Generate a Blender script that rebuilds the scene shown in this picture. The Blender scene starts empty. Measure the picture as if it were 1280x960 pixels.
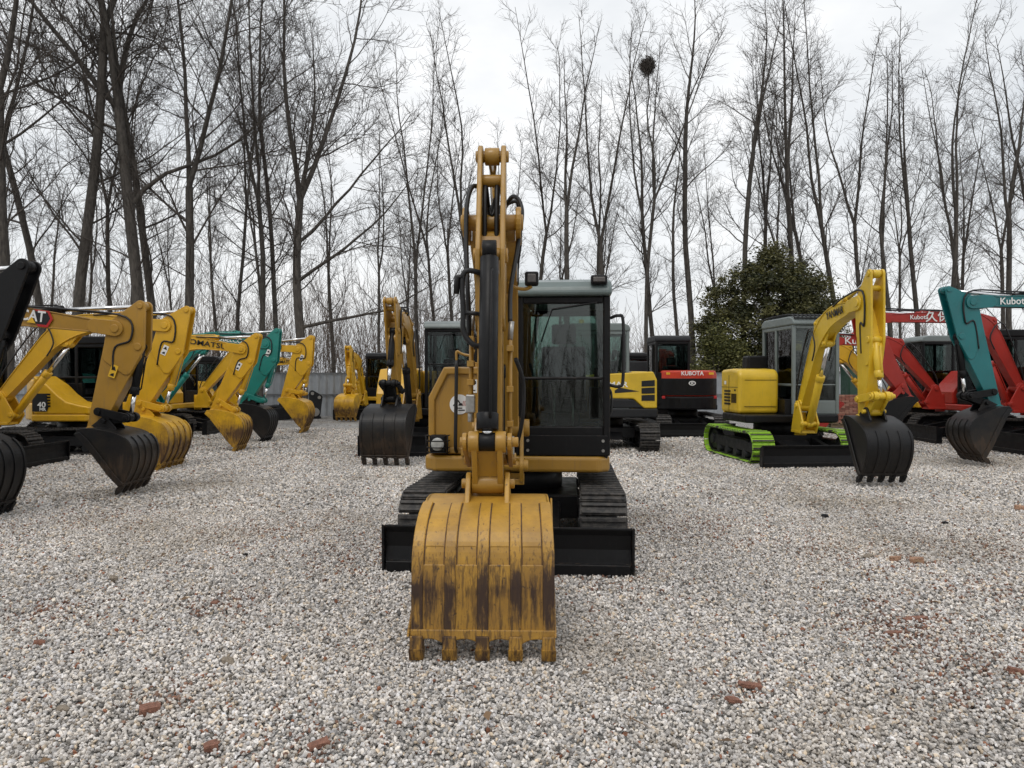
import bpy, bmesh, math, random
import numpy as np
from mathutils import Matrix, Vector
R = math.radians
SC = bpy.context.scene
COL = SC.collection
random.seed(7)

# ------------------------------------------------------------------ mesh builder
class MB:
    """collects geometry, links it as one mesh object"""
    def __init__(s, T=None):
        s.v, s.f, s.sm = [], [], []
        s.T = T
    def add(s, vs, fs, smooth=False):
        n = len(s.v)
        if s.T is not None:
            T = s.T
            vs = [tuple(T @ Vector(p)) for p in vs]
        s.v.extend(vs)
        s.f.extend([tuple(i + n for i in f) for f in fs])
        s.sm.extend([smooth] * len(fs))
        return s
    def box(s, x0, x1, y0, y1, z0, z1):
        vs = [(x, y, z) for z in (z0, z1) for y in (y0, y1) for x in (x0, x1)]
        return s.add(vs, [(0, 2, 3, 1), (4, 5, 7, 6), (0, 1, 5, 4), (2, 6, 7, 3), (0, 4, 6, 2), (1, 3, 7, 5)])
    def prism(s, poly, y0, y1):
        """polygon in x-z pulled along y"""
        n = len(poly)
        vs = [(p[0], y0, p[1]) for p in poly] + [(p[0], y1, p[1]) for p in poly]
        fs = [tuple(range(n)), tuple(range(2 * n - 1, n - 1, -1))]
        fs += [(i, i + n, (i + 1) % n + n, (i + 1) % n) for i in range(n)]
        return s.add(vs, fs)
    def prism_x(s, poly, x0, x1):
        n = len(poly)
        vs = [(x0, p[0], p[1]) for p in poly] + [(x1, p[0], p[1]) for p in poly]
        fs = [tuple(range(n)), tuple(range(2 * n - 1, n - 1, -1))]
        fs += [(i, i + n, (i + 1) % n + n, (i + 1) % n) for i in range(n)]
        return s.add(vs, fs)
    def prism_z(s, poly, z0, z1):
        n = len(poly)
        vs = [(p[0], p[1], z0) for p in poly] + [(p[0], p[1], z1) for p in poly]
        fs = [tuple(range(n)), tuple(range(2 * n - 1, n - 1, -1))]
        fs += [(i, i + n, (i + 1) % n + n, (i + 1) % n) for i in range(n)]
        return s.add(vs, fs)
    def ribbon(s, top, bot, y0, y1):
        """box section along a path in x-z"""
        n = len(top)
        vs, fs = [], []
        for (a, b) in zip(top, bot):
            vs += [(a[0], y0, a[1]), (a[0], y1, a[1]), (b[0], y1, b[1]), (b[0], y0, b[1])]
        for i in range(n - 1):
            o = 4 * i
            for k in range(4):
                fs.append((o + k, o + (k + 1) % 4, o + 4 + (k + 1) % 4, o + 4 + k))
        fs += [(3, 2, 1, 0), (4 * n - 4, 4 * n - 3, 4 * n - 2, 4 * n - 1)]
        return s.add(vs, fs)
    def tube(s, pts, r, n=8, smooth=True, cap=True):
        pts = [Vector(p) for p in pts]
        m = len(pts)
        rs = r if isinstance(r, (list, tuple)) else [r] * m
        vs, fs = [], []
        up = None
        for i, p in enumerate(pts):
            d = (pts[min(i + 1, m - 1)] - pts[max(i - 1, 0)])
            if d.length < 1e-9: d = Vector((0, 0, 1))
            d.normalize()
            if up is None:
                up = d.cross(Vector((0, 0, 1)))
                if up.length < .1: up = d.cross(Vector((0, 1, 0)))
            up = up - d * up.dot(d)
            up.normalize()
            w = d.cross(up)
            for k in range(n):
                a = 2 * math.pi * k / n
                vs.append(tuple(p + (up * math.cos(a) + w * math.sin(a)) * rs[i]))
        for i in range(m - 1):
            for k in range(n):
                fs.append((i * n + k, i * n + (k + 1) % n, (i + 1) * n + (k + 1) % n, (i + 1) * n + k))
        k0 = len(s.f)
        nf = len(fs)
        if cap: fs += [tuple(range(n - 1, -1, -1)), tuple(range((m - 1) * n, m * n))]
        s.add(vs, fs, smooth)
        if cap: s.sm[k0 + nf:] = [False, False]
        return s
    def cyl(s, p0, p1, r, n=16, r1=None):
        return s.tube([p0, p1], [r, r if r1 is None else r1], n)
    def pin(s, x, z, y0, y1, r, n=16):
        return s.cyl((x, y0, z), (x, y1, z), r, n)
    def ring(s, outer, inner, x0, x1, axis='x'):
        """flat frame: outer and inner loops with equal counts (a, b), pulled along axis"""
        n = len(outer)
        def P(a, b, t):
            return (t, a, b) if axis == 'x' else (a, t, b)
        vs = []
        for t in (x0, x1):
            vs += [P(a, b, t) for a, b in outer] + [P(a, b, t) for a, b in inner]
        fs = []
        for i in range(n):
            j = (i + 1) % n
            fs += [(i, j, n + j, n + i), (2 * n + i, 3 * n + i, 3 * n + j, 2 * n + j),
                   (i, 2 * n + i, 2 * n + j, j), (n + i, n + j, 3 * n + j, 3 * n + i)]
        return s.add(vs, fs)
    def build(s, name, mat, parent=None, bevel=0, seg=2, label=None):
        me = bpy.data.meshes.new(name)
        me.from_pydata(s.v, [], s.f)
        me.polygons.foreach_set('use_smooth', s.sm)
        me.update()
        fix_normals(me)
        o = bpy.data.objects.new(name, me)
        COL.objects.link(o)
        if mat: me.materials.append(mat)
        if parent: o.parent = parent
        if bevel:
            b = o.modifiers.new('bevel', 'BEVEL')
            b.width = bevel; b.segments = seg; b.limit_method = 'ANGLE'; b.angle_limit = R(38)
        if label: o['label'] = label
        return o

def fix_normals(me):
    import bmesh
    bm = bmesh.new(); bm.from_mesh(me)
    bmesh.ops.recalc_face_normals(bm, faces=bm.faces)
    bm.to_mesh(me); bm.free()

def empty(name, loc, rz=0, label=None, cat=None, group=None):
    o = bpy.data.objects.new(name, None)
    COL.objects.link(o)
    o.location = loc; o.rotation_euler = (0, 0, rz)
    o.empty_display_size = .2
    tag(o, label, cat, group)
    return o
def tag(o, label=None, cat=None, group=None, kind=None):
    if label: o['label'] = label
    if cat: o['category'] = cat
    if group: o['group'] = group
    if kind: o['kind'] = kind
    return o

def np_mesh(name, V, F, mat, col=None, smooth=False, nper=4):
    """big mesh from numpy arrays, faces all with nper corners"""
    me = bpy.data.meshes.new(name)
    nv, nf = len(V), len(F)
    me.vertices.add(nv); me.vertices.foreach_set('co', V.astype(np.float32).ravel())
    me.loops.add(nf * nper); me.loops.foreach_set('vertex_index', F.astype(np.int32).ravel())
    me.polygons.add(nf)
    me.polygons.foreach_set('loop_start', np.arange(0, nf * nper, nper, dtype=np.int32))
    me.polygons.foreach_set('loop_total', np.full(nf, nper, dtype=np.int32))
    me.polygons.foreach_set('use_smooth', np.full(nf, smooth))
    if col is not None:
        a = me.color_attributes.new('Tone', 'FLOAT_COLOR', 'POINT')
        a.data.foreach_set('color', col.astype(np.float32).ravel())
    me.update()
    me.materials.append(mat)
    o = bpy.data.objects.new(name, me)
    COL.objects.link(o)
    return o

# ------------------------------------------------------------------ materials
def nodes(name):
    m = bpy.data.materials.new(name); m.use_nodes = True
    nt = m.node_tree
    b = nt.nodes['Principled BSDF']
    return m, nt, b
def N(nt, t, **kw):
    n = nt.nodes.new(t)
    for k, v in kw.items():
        if k in n.inputs: n.inputs[k].default_value = v
        else: setattr(n, k, v)
    return n
def mixc(nt, fac, a, b, mode='MIX'):
    n = nt.nodes.new('ShaderNodeMix'); n.data_type = 'RGBA'; n.blend_type = mode
    for sock, v in ((n.inputs[0], fac), (n.inputs[6], a), (n.inputs[7], b)):
        if hasattr(v, 'is_linked'): nt.links.new(v, sock)
        elif isinstance(v, (int, float)): sock.default_value = v
        else: sock.default_value = (*v[:3], 1)
    return n.outputs[2]
def ramp(nt, src, stops):
    n = nt.nodes.new('ShaderNodeValToRGB')
    el = n.color_ramp.elements
    while len(el) > len(stops): el.remove(el[-1])
    while len(el) < len(stops): el.new(.5)
    for e, (p, c) in zip(el, stops):
        e.position = p
        e.color = (*c[:3], 1) if isinstance(c, (tuple, list)) else (c, c, c, 1)
    nt.links.new(src, n.inputs[0])
    return n.outputs[0]
def coords(nt, scale=(1, 1, 1), which='Object'):
    t = nt.nodes.new('ShaderNodeTexCoord')
    m = nt.nodes.new('ShaderNodeMapping'); m.inputs['Scale'].default_value = scale
    nt.links.new(t.outputs[which], m.inputs['Vector'])
    return m.outputs[0]
def noise(nt, vec, scale, detail=4, rough=.55):
    n = N(nt, 'ShaderNodeTexNoise', Scale=scale, Detail=detail, Roughness=rough)
    nt.links.new(vec, n.inputs['Vector'])
    return n.outputs['Fac']
def bump(nt, b, h, strength=.2, dist=.01):
    n = N(nt, 'ShaderNodeBump', Strength=strength, Distance=dist)
    nt.links.new(h, n.inputs['Height']); nt.links.new(n.outputs[0], b.inputs['Normal'])

def paint(name, col, rough=.42, dirt=.5, dirtcol=(.10, .085, .065), coat=.25):
    m, nt, b = nodes(name)
    v = coords(nt)
    big = noise(nt, v, 2.3, 5, .6)
    c1 = mixc(nt, ramp(nt, big, [(.3, 0.), (.75, 1.)]), tuple(x * .82 for x in col), tuple(min(1, x * 1.08) for x in col))
    vs = coords(nt, (14, 14, 1.6))
    st = ramp(nt, noise(nt, vs, 2.2, 6, .65), [(.56, 0.), (.78, dirt)])
    c2 = mixc(nt, st, c1, dirtcol)
    sp = ramp(nt, noise(nt, v, 60, 3, .6), [(.66, 0.), (.74, dirt * .8)])
    c3 = mixc(nt, sp, c2, tuple(x * .45 for x in col))
    # paint chipped along the edges
    bv = N(nt, 'ShaderNodeBevel', Radius=.010); bv.samples = 3
    ge = nt.nodes.new('ShaderNodeNewGeometry')
    dp = N(nt, 'ShaderNodeVectorMath', operation='DOT_PRODUCT'); nt.links.new(bv.outputs[0], dp.inputs[0]); nt.links.new(ge.outputs['Normal'], dp.inputs[1])
    eg = ramp(nt, dp.outputs['Value'], [(.80, 1.), (.985, 0.)])
    ch = ramp(nt, noise(nt, v, 22, 5, .7), [(.52, 0.), (.60, 1.)])
    em = N(nt, 'ShaderNodeMath', operation='MULTIPLY'); nt.links.new(eg, em.inputs[0]); nt.links.new(ch, em.inputs[1])
    c3 = mixc(nt, em.outputs[0], c3, (.075, .05, .035))
    nt.links.new(c3, b.inputs['Base Color'])
    rr = ramp(nt, noise(nt, v, 9, 4), [(.3, rough - .1), (.7, rough + .18)])
    nt.links.new(rr, b.inputs['Roughness'])
    b.inputs['Coat Weight'].default_value = coat; b.inputs['Coat Roughness'].default_value = .25
    bump(nt, b, noise(nt, v, 35, 3), .05, .004)
    return m
def plain(name, col, rough=.5, metal=0., var=.25, scale=12, bmp=.1):
    m, nt, b = nodes(name)
    v = coords(nt)
    f = noise(nt, v, scale, 5, .6)
    c = mixc(nt, ramp(nt, f, [(.3, 0.), (.7, 1.)]), tuple(x * (1 - var) for x in col), tuple(min(1, x * (1 + var)) for x in col))
    nt.links.new(c, b.inputs['Base Color'])
    b.inputs['Roughness'].default_value = rough; b.inputs['Metallic'].default_value = metal
    if bmp: bump(nt, b, f, bmp, .006)
    return m
def worn_bucket(name, col, z_hi, z_lo, rust=(.030, .014, .010), amount=.92, scr=.8, heavy=0., low=.40, stain=(.24, .125, .026)):
    """painted steel worn through to dark rust in upright scrapes, more towards the lip"""
    m, nt, b = nodes(name)
    v = coords(nt)
    vs = coords(nt, (15, 15, 2.1))
    fine = coords(nt, (44, 44, 3.4))
    base = mixc(nt, ramp(nt, noise(nt, v, 5, 5), [(.3, 0.), (.7, 1.)]), tuple(x * .8 for x in col), tuple(min(1, x * 1.12) for x in col))
    sep = nt.nodes.new('ShaderNodeSeparateXYZ')
    t = nt.nodes.new('ShaderNodeTexCoord'); nt.links.new(t.outputs['Object'], sep.inputs[0])
    mr = N(nt, 'ShaderNodeMapRange'); mr.inputs[1].default_value = z_lo; mr.inputs[2].default_value = z_hi
    nt.links.new(sep.outputs[2], mr.inputs[0])
    bias = ramp(nt, mr.outputs[0], [(0., low), (.30, low * .9 + .1), (.46, .62), (.60, .42), (.80, .18), (1., .0)])
    def addn(a, c, k=1.):
        n = N(nt, 'ShaderNodeMath', operation='MULTIPLY_ADD'); nt.links.new(c, n.inputs[0]); n.inputs[1].default_value = k; nt.links.new(a, n.inputs[2]); return n.outputs[0]
    n1, n2 = noise(nt, vs, 1.7, 8, .68), noise(nt, fine, 1.5, 6, .65)
    n1 = addn(addn(n1, n1, -.45), noise(nt, coords(nt, (1, 1, .7)), 5.5, 5, .6), .45)
    w1 = ramp(nt, addn(n1, bias, .42), [(.69 - heavy, 0.), (.78 - heavy, amount)])
    w2 = ramp(nt, addn(n2, bias, .34), [(.64 - heavy * .5, 0.), (.72 - heavy * .5, amount * scr * .8)])
    spots = ramp(nt, addn(noise(nt, v, 34, 4, .7), bias, .12), [(.66, 0.), (.72, .8)])
    c = mixc(nt, ramp(nt, addn(noise(nt, v, 4, 6, .7), bias, .45), [(.46, 0.), (.80, .85)]), base, stain)
    c = mixc(nt, w2, c, (.05, .026, .014))
    c = mixc(nt, spots, c, (.045, .025, .015))
    c = mixc(nt, w1, c, rust)
    nt.links.new(c, b.inputs['Base Color'])
    nt.links.new(ramp(nt, w1, [(0., .42), (1., .7)]), b.inputs['Roughness'])
    bump(nt, b, w1, .3, .003)
    return m
def glass(name, tint=(.55, .66, .64), refl=.9, ior=1.6):
    m = bpy.data.materials.new(name); m.use_nodes = True
    nt = m.node_tree; nt.nodes.clear()
    out = nt.nodes.new('ShaderNodeOutputMaterial')
    tr = N(nt, 'ShaderNodeBsdfTransparent'); tr.inputs[0].default_value = (*tint, 1)
    gl = N(nt, 'ShaderNodeBsdfGlossy', Roughness=.02); gl.inputs[0].default_value = (refl, refl, refl, 1)
    fr = N(nt, 'ShaderNodeFresnel', IOR=ior)
    mx = nt.nodes.new('ShaderNodeMixShader')
    nt.links.new(fr.outputs[0], mx.inputs[0]); nt.links.new(tr.outputs[0], mx.inputs[1]); nt.links.new(gl.outputs[0], mx.inputs[2])
    nt.links.new(mx.outputs[0], out.inputs[0])
    return m
def track_mat(name, col):
    m, nt, b = nodes(name)
    v = coords(nt)
    f = noise(nt, v, 18, 6, .65)
    c = mixc(nt, ramp(nt, f, [(.42, 0.), (.7, 1.)]), col, (.085, .075, .065))
    nt.links.new(c, b.inputs['Base Color']); b.inputs['Roughness'].default_value = .6
    bump(nt, b, f, .3, .006)
    return m

M = {}
M['gold'] = paint('ochre_paint', (.39, .208, .024), .38, .45)
M['amber'] = paint('amber_paint', (.66, .365, .011), .38, .3, (.10, .085, .065), .3)
M['lemon'] = paint('lemon_paint', (.70, .46, .02), .4, .25)
M['seagreen'] = paint('sea_green_paint', (.006, .20, .165), .4, .25)
M['teal'] = paint('teal_paint', (.005, .155, .165), .4, .25)
M['red'] = paint('red_paint', (.40, .022, .012), .42, .25)
M['orangered'] = paint('orange_red_paint', (.60, .045, .016), .4, .15)
M['black'] = paint('black_paint', (.006, .006, .0068), .42, .25, (.035, .032, .03), .05)
M['charcoal'] = paint('charcoal_paint', (.020, .021, .023), .5, .3, (.06, .055, .05), .05)
for k_ in ('black', 'charcoal'):
    M[k_].node_tree.nodes['Principled BSDF'].inputs['Specular IOR Level'].default_value = .22
M['grey'] = paint('grey_green_paint', (.17, .20, .195), .4, .2)
M['roofgrey'] = paint('roof_grey_paint', (.13, .17, .165), .35, .2)
M['rubber'] = plain('hose_rubber', (.008, .008, .009), .5, 0, .3)
M['seat'] = plain('seat_cloth', (.012, .012, .014), .85)
M['brownseat'] = plain('tan_seat_cloth', (.22, .10, .06), .8)
M['chrome'] = plain('chrome_rod', (.78, .78, .78), .16, 1, .05, 30, 0)
M['steel'] = plain('bare_steel', (.38, .37, .35), .4, .8, .2, 30)
M['lens'] = plain('lamp_lens', (.55, .55, .52), .12, 0, .2, 20)
M['lens_dim'] = plain('dim_lamp_lens', (.09, .08, .075), .15, 0, .2, 20)
M['white'] = plain('white_vinyl', (.78, .78, .76), .4, 0, .05, 10, 0)
M['ink'] = plain('black_vinyl', (.01, .01, .012), .45, 0, .1, 10, 0)
M['redvinyl'] = plain('red_vinyl', (.45, .02, .02), .4, 0, .1, 10, 0)
M['pink'] = plain('faded_red_vinyl', (.52, .30, .28), .4, 0, .1, 10, 0)
M['yellowvinyl'] = plain('yellow_vinyl', (.75, .45, .03), .4, 0, .1, 10, 0)
M['track'] = track_mat('track_steel', (.016, .015, .015))
M['limetrack'] = paint('lime_paint', (.30, .56, .03), .5, .85, (.07, .065, .05))
M['glass'] = glass('cab_glass', (.52, .61, .58), .95, 1.6)
M['darkglass'] = glass('smoked_glass', (.50, .56, .55), .9, 1.42)
M['bucket_gold'] = worn_bucket('worn_ochre_bucket', (.49, .268, .033), .80, .02, heavy=-.035)
M['strip_gold'] = worn_bucket('worn_ochre_strip', (.49, .265, .033), .80, .02, heavy=.055)
M['bucket_amber'] = worn_bucket('worn_amber_bucket', (.64, .36, .013), .85, 0., (.05, .022, .012), .8, .6, 0., .45)
M['strip_amber'] = worn_bucket('worn_amber_strip', (.64, .36, .013), .95, 0., (.05, .022, .012), .9, .8, .05, .6)
M['bucket_dark'] = worn_bucket('worn_black_bucket', (.011, .011, .012), .85, 0., (.075, .048, .03), .5, .5, 0., .5, (.03, .024, .018))
M['bucket_black'] = worn_bucket('black_bucket', (.009, .009, .010), .7, -.2, (.05, .04, .035), .35, .3, -.03, .3, (.018, .016, .014))
M['seam'] = plain('rusty_seam', (.10, .05, .02), .75, 0, .6, 30, .5)
for k_ in ('bucket_dark', 'bucket_black'):
    M[k_].node_tree.nodes['Principled BSDF'].inputs['Specular IOR Level'].default_value = .3
M['bucket_red'] = paint('red_bucket_paint', (.38, .02, .012), .45, .4)

# ------------------------------------------------------------------ lettering
def lettering(txt, size, origin, right, up, mat, parent, width=None, bold=.012, name='lettering', thick=.002):
    cu = bpy.data.curves.new('text_curve', 'FONT')
    cu.body = txt; cu.size = size; cu.extrude = thick; cu.offset = bold * size
    cu.align_x = 'CENTER'; cu.align_y = 'CENTER'; cu.resolution_u = 3
    to = bpy.data.objects.new('text_tmp', cu); COL.objects.link(to)
    dg = bpy.context.evaluated_depsgraph_get(); dg.update()
    me = bpy.data.meshes.new_from_object(to.evaluated_get(dg))
    bpy.data.objects.remove(to); bpy.data.curves.remove(cu)
    me.name = name
    right = Vector(right).normalized(); up = Vector(up).normalized(); nrm = right.cross(up)
    sx = 1
    if width and len(me.vertices):
        xs = [v.co.x for v in me.vertices]
        sx = width / max(1e-6, max(xs) - min(xs))
    T = Matrix(((right.x * sx, up.x, nrm.x, origin[0]), (right.y * sx, up.y, nrm.y, origin[1]),
                (right.z * sx, up.z, nrm.z, origin[2]), (0, 0, 0, 1)))
    me.transform(T)
    me.materials.clear(); me.materials.append(mat)
    o = bpy.data.objects.new(name, me); COL.objects.link(o); o.parent = parent
    return o
def plate(poly, origin, right, up, mat, parent, name='decal', thick=.003, lift=0.):
    """thin flat shape on a surface: polygon (a,b) along right/up"""
    right = Vector(right).normalized(); up = Vector(up).normalized(); nrm = right.cross(up)
    o = Vector(origin) + nrm * lift
    n = len(poly)
    vs = [tuple(o + right * a + up * b) for a, b in poly] + [tuple(o + right * a + up * b + nrm * thick) for a, b in poly]
    fs = [tuple(range(n - 1, -1, -1)), tuple(range(n, 2 * n))] + [(i, (i + 1) % n, (i + 1) % n + n, i + n) for i in range(n)]
    return MB().add(vs, fs).build(name, mat, parent)
def circ(r, n=24, cx=0, cy=0, ry=None):
    return [(cx + r * math.cos(2 * math.pi * k / n), cy + (ry or r) * math.sin(2 * math.pi * k / n)) for k in range(n)]

# ------------------------------------------------------------------ geometry utilities in the x-z plane
def hull(circles, n=20):
    pts = []
    for (x, z, r) in circles:
        pts += [(x + r * math.cos(2 * math.pi * k / n), z + r * math.sin(2 * math.pi * k / n)) for k in range(n)]
    pts = sorted(set(pts))
    def half(ps):
        h = []
        for p in ps:
            while len(h) > 1 and (h[-1][0] - h[-2][0]) * (p[1] - h[-2][1]) - (h[-1][1] - h[-2][1]) * (p[0] - h[-2][0]) <= 1e-9: h.pop()
            h.append(p)
        return h
    a, b = half(pts), half(pts[::-1])
    return a[:-1] + b[:-1]
def lerp(a, b, t): return (a[0] + (b[0] - a[0]) * t, a[1] + (b[1] - a[1]) * t)
def unit(a, b):
    dx, dz = b[0] - a[0], b[1] - a[1]; l = math.hypot(dx, dz)
    return (dx / l, dz / l), l
def fillet(F, B, P, r, n=9):
    (d1, l1), (d2, l2) = unit(B, F), unit(B, P)
    r1, r2 = min(r, l1 * .7), min(r, l2 * .7)
    a = (B[0] + d1[0] * r1, B[1] + d1[1] * r1); c = (B[0] + d2[0] * r2, B[1] + d2[1] * r2)
    pts = [F]
    pts += [lerp(F, a, t) for t in (.33, .66)]
    for k in range(n + 1):
        t = k / n
        pts.append(lerp(lerp(a, B, t), lerp(B, c, t), t))
    pts += [lerp(c, P, t) for t in (.33, .66, 1)]
    return pts
def offset_path(pts, h):
    top, bot = [], []
    n = len(pts)
    for i, p in enumerate(pts):
        (d, _) = unit(pts[max(i - 1, 0)], pts[min(i + 1, n - 1)])
        nx, nz = -d[1], d[0]
        top.append((p[0] + nx * h[i] / 2, p[1] + nz * h[i] / 2)); bot.append((p[0] - nx * h[i] / 2, p[1] - nz * h[i] / 2))
    return top, bot
def rot(p, a):
    c, s = math.cos(a), math.sin(a)
    return (p[0] * c - p[1] * s, p[0] * s + p[1] * c)
def circ_inter(c0, r0, c1, r1, side):
    (d, l) = unit(c0, c1)
    l = min(l, (r0 + r1) * .999)
    a = (r0 * r0 - r1 * r1 + l * l) / (2 * l)
    h = math.sqrt(max(0, r0 * r0 - a * a))
    return (c0[0] + d[0] * a - d[1] * h * side, c0[1] + d[1] * a + d[0] * h * side)

# ------------------------------------------------------------------ excavator
GEN_BACK = [(-.05, .07), (.12, .085), (.30, .06), (.48, .02), (.62, -.05), (.71, -.15), (.745, -.28), (.735, -.42), (.69, -.56), (.62, -.69), (.585, -.745)]
GEN_TIP = (.50, -.87)
GEN_SIDE = [(.54, -.75), (.40, -.60), (.22, -.36), (.02, -.10), (-.09, .0)]
MAIN_BACK = [(-.03, .07), (.18, .095), (.38, .075), (.53, .035), (.64, -.04), (.70, -.14), (.725, -.27), (.735, -.42), (.745, -.55), (.75, -.60)]
MAIN_TIP = (.765, -.715)
MAIN_SIDE = [(.70, -.61), (.52, -.50), (.28, -.33), (.05, -.10), (-.08, .02)]

def make_track(root, T, y, s, shoe_w, length, height, mat, detail=True, pad=None):
    tr = MB(T)
    r = height / 2 - .035
    L = length - height
    zc = height / 2
    per = 2 * L + 2 * math.pi * r
    n = int(per / (.118 * s if detail else .15 * s))
    pitch = per / n
    def at(q):
        q %= per
        if q < L: return (-L / 2 + q, zc + r, 0.)
        q -= L
        if q < math.pi * r:
            a = q / r
            return (L / 2 + r * math.sin(a), zc + r * math.cos(a), -a)
        q -= math.pi * r
        if q < L: return (L / 2 - q, zc - r, -math.pi)
        q -= L
        a = q / r
        return (-L / 2 - r * math.sin(a), zc - r * math.cos(a), -math.pi - a)
    half = shoe_w / 2
    for i in range(n):
        x, z, a = at(i * pitch)
        sag = 0
        if z > zc + r - .001: sag = -.012 * math.sin((x / L + .5) * math.pi)
        def loc(u, w): 
            p = rot((u, w), a); return (x + p[0], z + p[1] + sag)
        for (u0, u1, w0, w1, e) in ((-.46, .46, -.005, .022, 0), (-.40, -.14, .022, .042, .012), (.14, .40, .022, .036, .012)):
            poly = [loc(u0 * pitch, w0), loc(u1 * pitch, w0), loc(u1 * pitch, w1), loc(u0 * pitch, w1)]
            tr.prism(poly, y - half + e, y + half - e)
    o = tr.build('track', mat, root, .004 if detail else 0, 1)
    # inner belt, sprocket, idler, frame, rollers
    be = MB(T)
    pts = [at(k * per / 48)[:2] for k in range(48)]
    inn = [(p[0] * .985, zc + (p[1] - zc) * .88) for p in pts]
    be.ring([(p[0], p[1]) for p in pts], inn, y - half * .55, y + half * .55, 'y')
    be.build('track_belt', M['rubber'], o)
    fr = MB(T)
    fr.prism([(-L / 2 + .02, zc - .10), (L / 2 - .05, zc - .10), (L / 2 - .05, zc + .05), (L / 2 - .30, zc + .10), (-L / 2 + .25, zc + .10), (-L / 2 + .02, zc + .06)], y - half * .52, y + half * .52)
    fr.build('track_frame', M['charcoal'], o, .01, 1)
    for x, nm in ((-L / 2, 'sprocket'), (L / 2, 'idler_wheel')):
        w = MB(T)
        w.pin(x, zc, y - half * .35, y + half * .35, r * .80, 22)
        w.pin(x, zc, y - half * .62, y + half * .62, r * .42, 14)
        w.build(nm, M['charcoal'], o, .01, 1)
    for k in range(4):
        w = MB(T); x = -L / 2 + L * (k + .8) / 4.6
        w.pin(x, zc - r * .62, y - half * .58, y + half * .58, r * .32, 14)
        w.build('roller', M['charcoal'], o)
    return o

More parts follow.
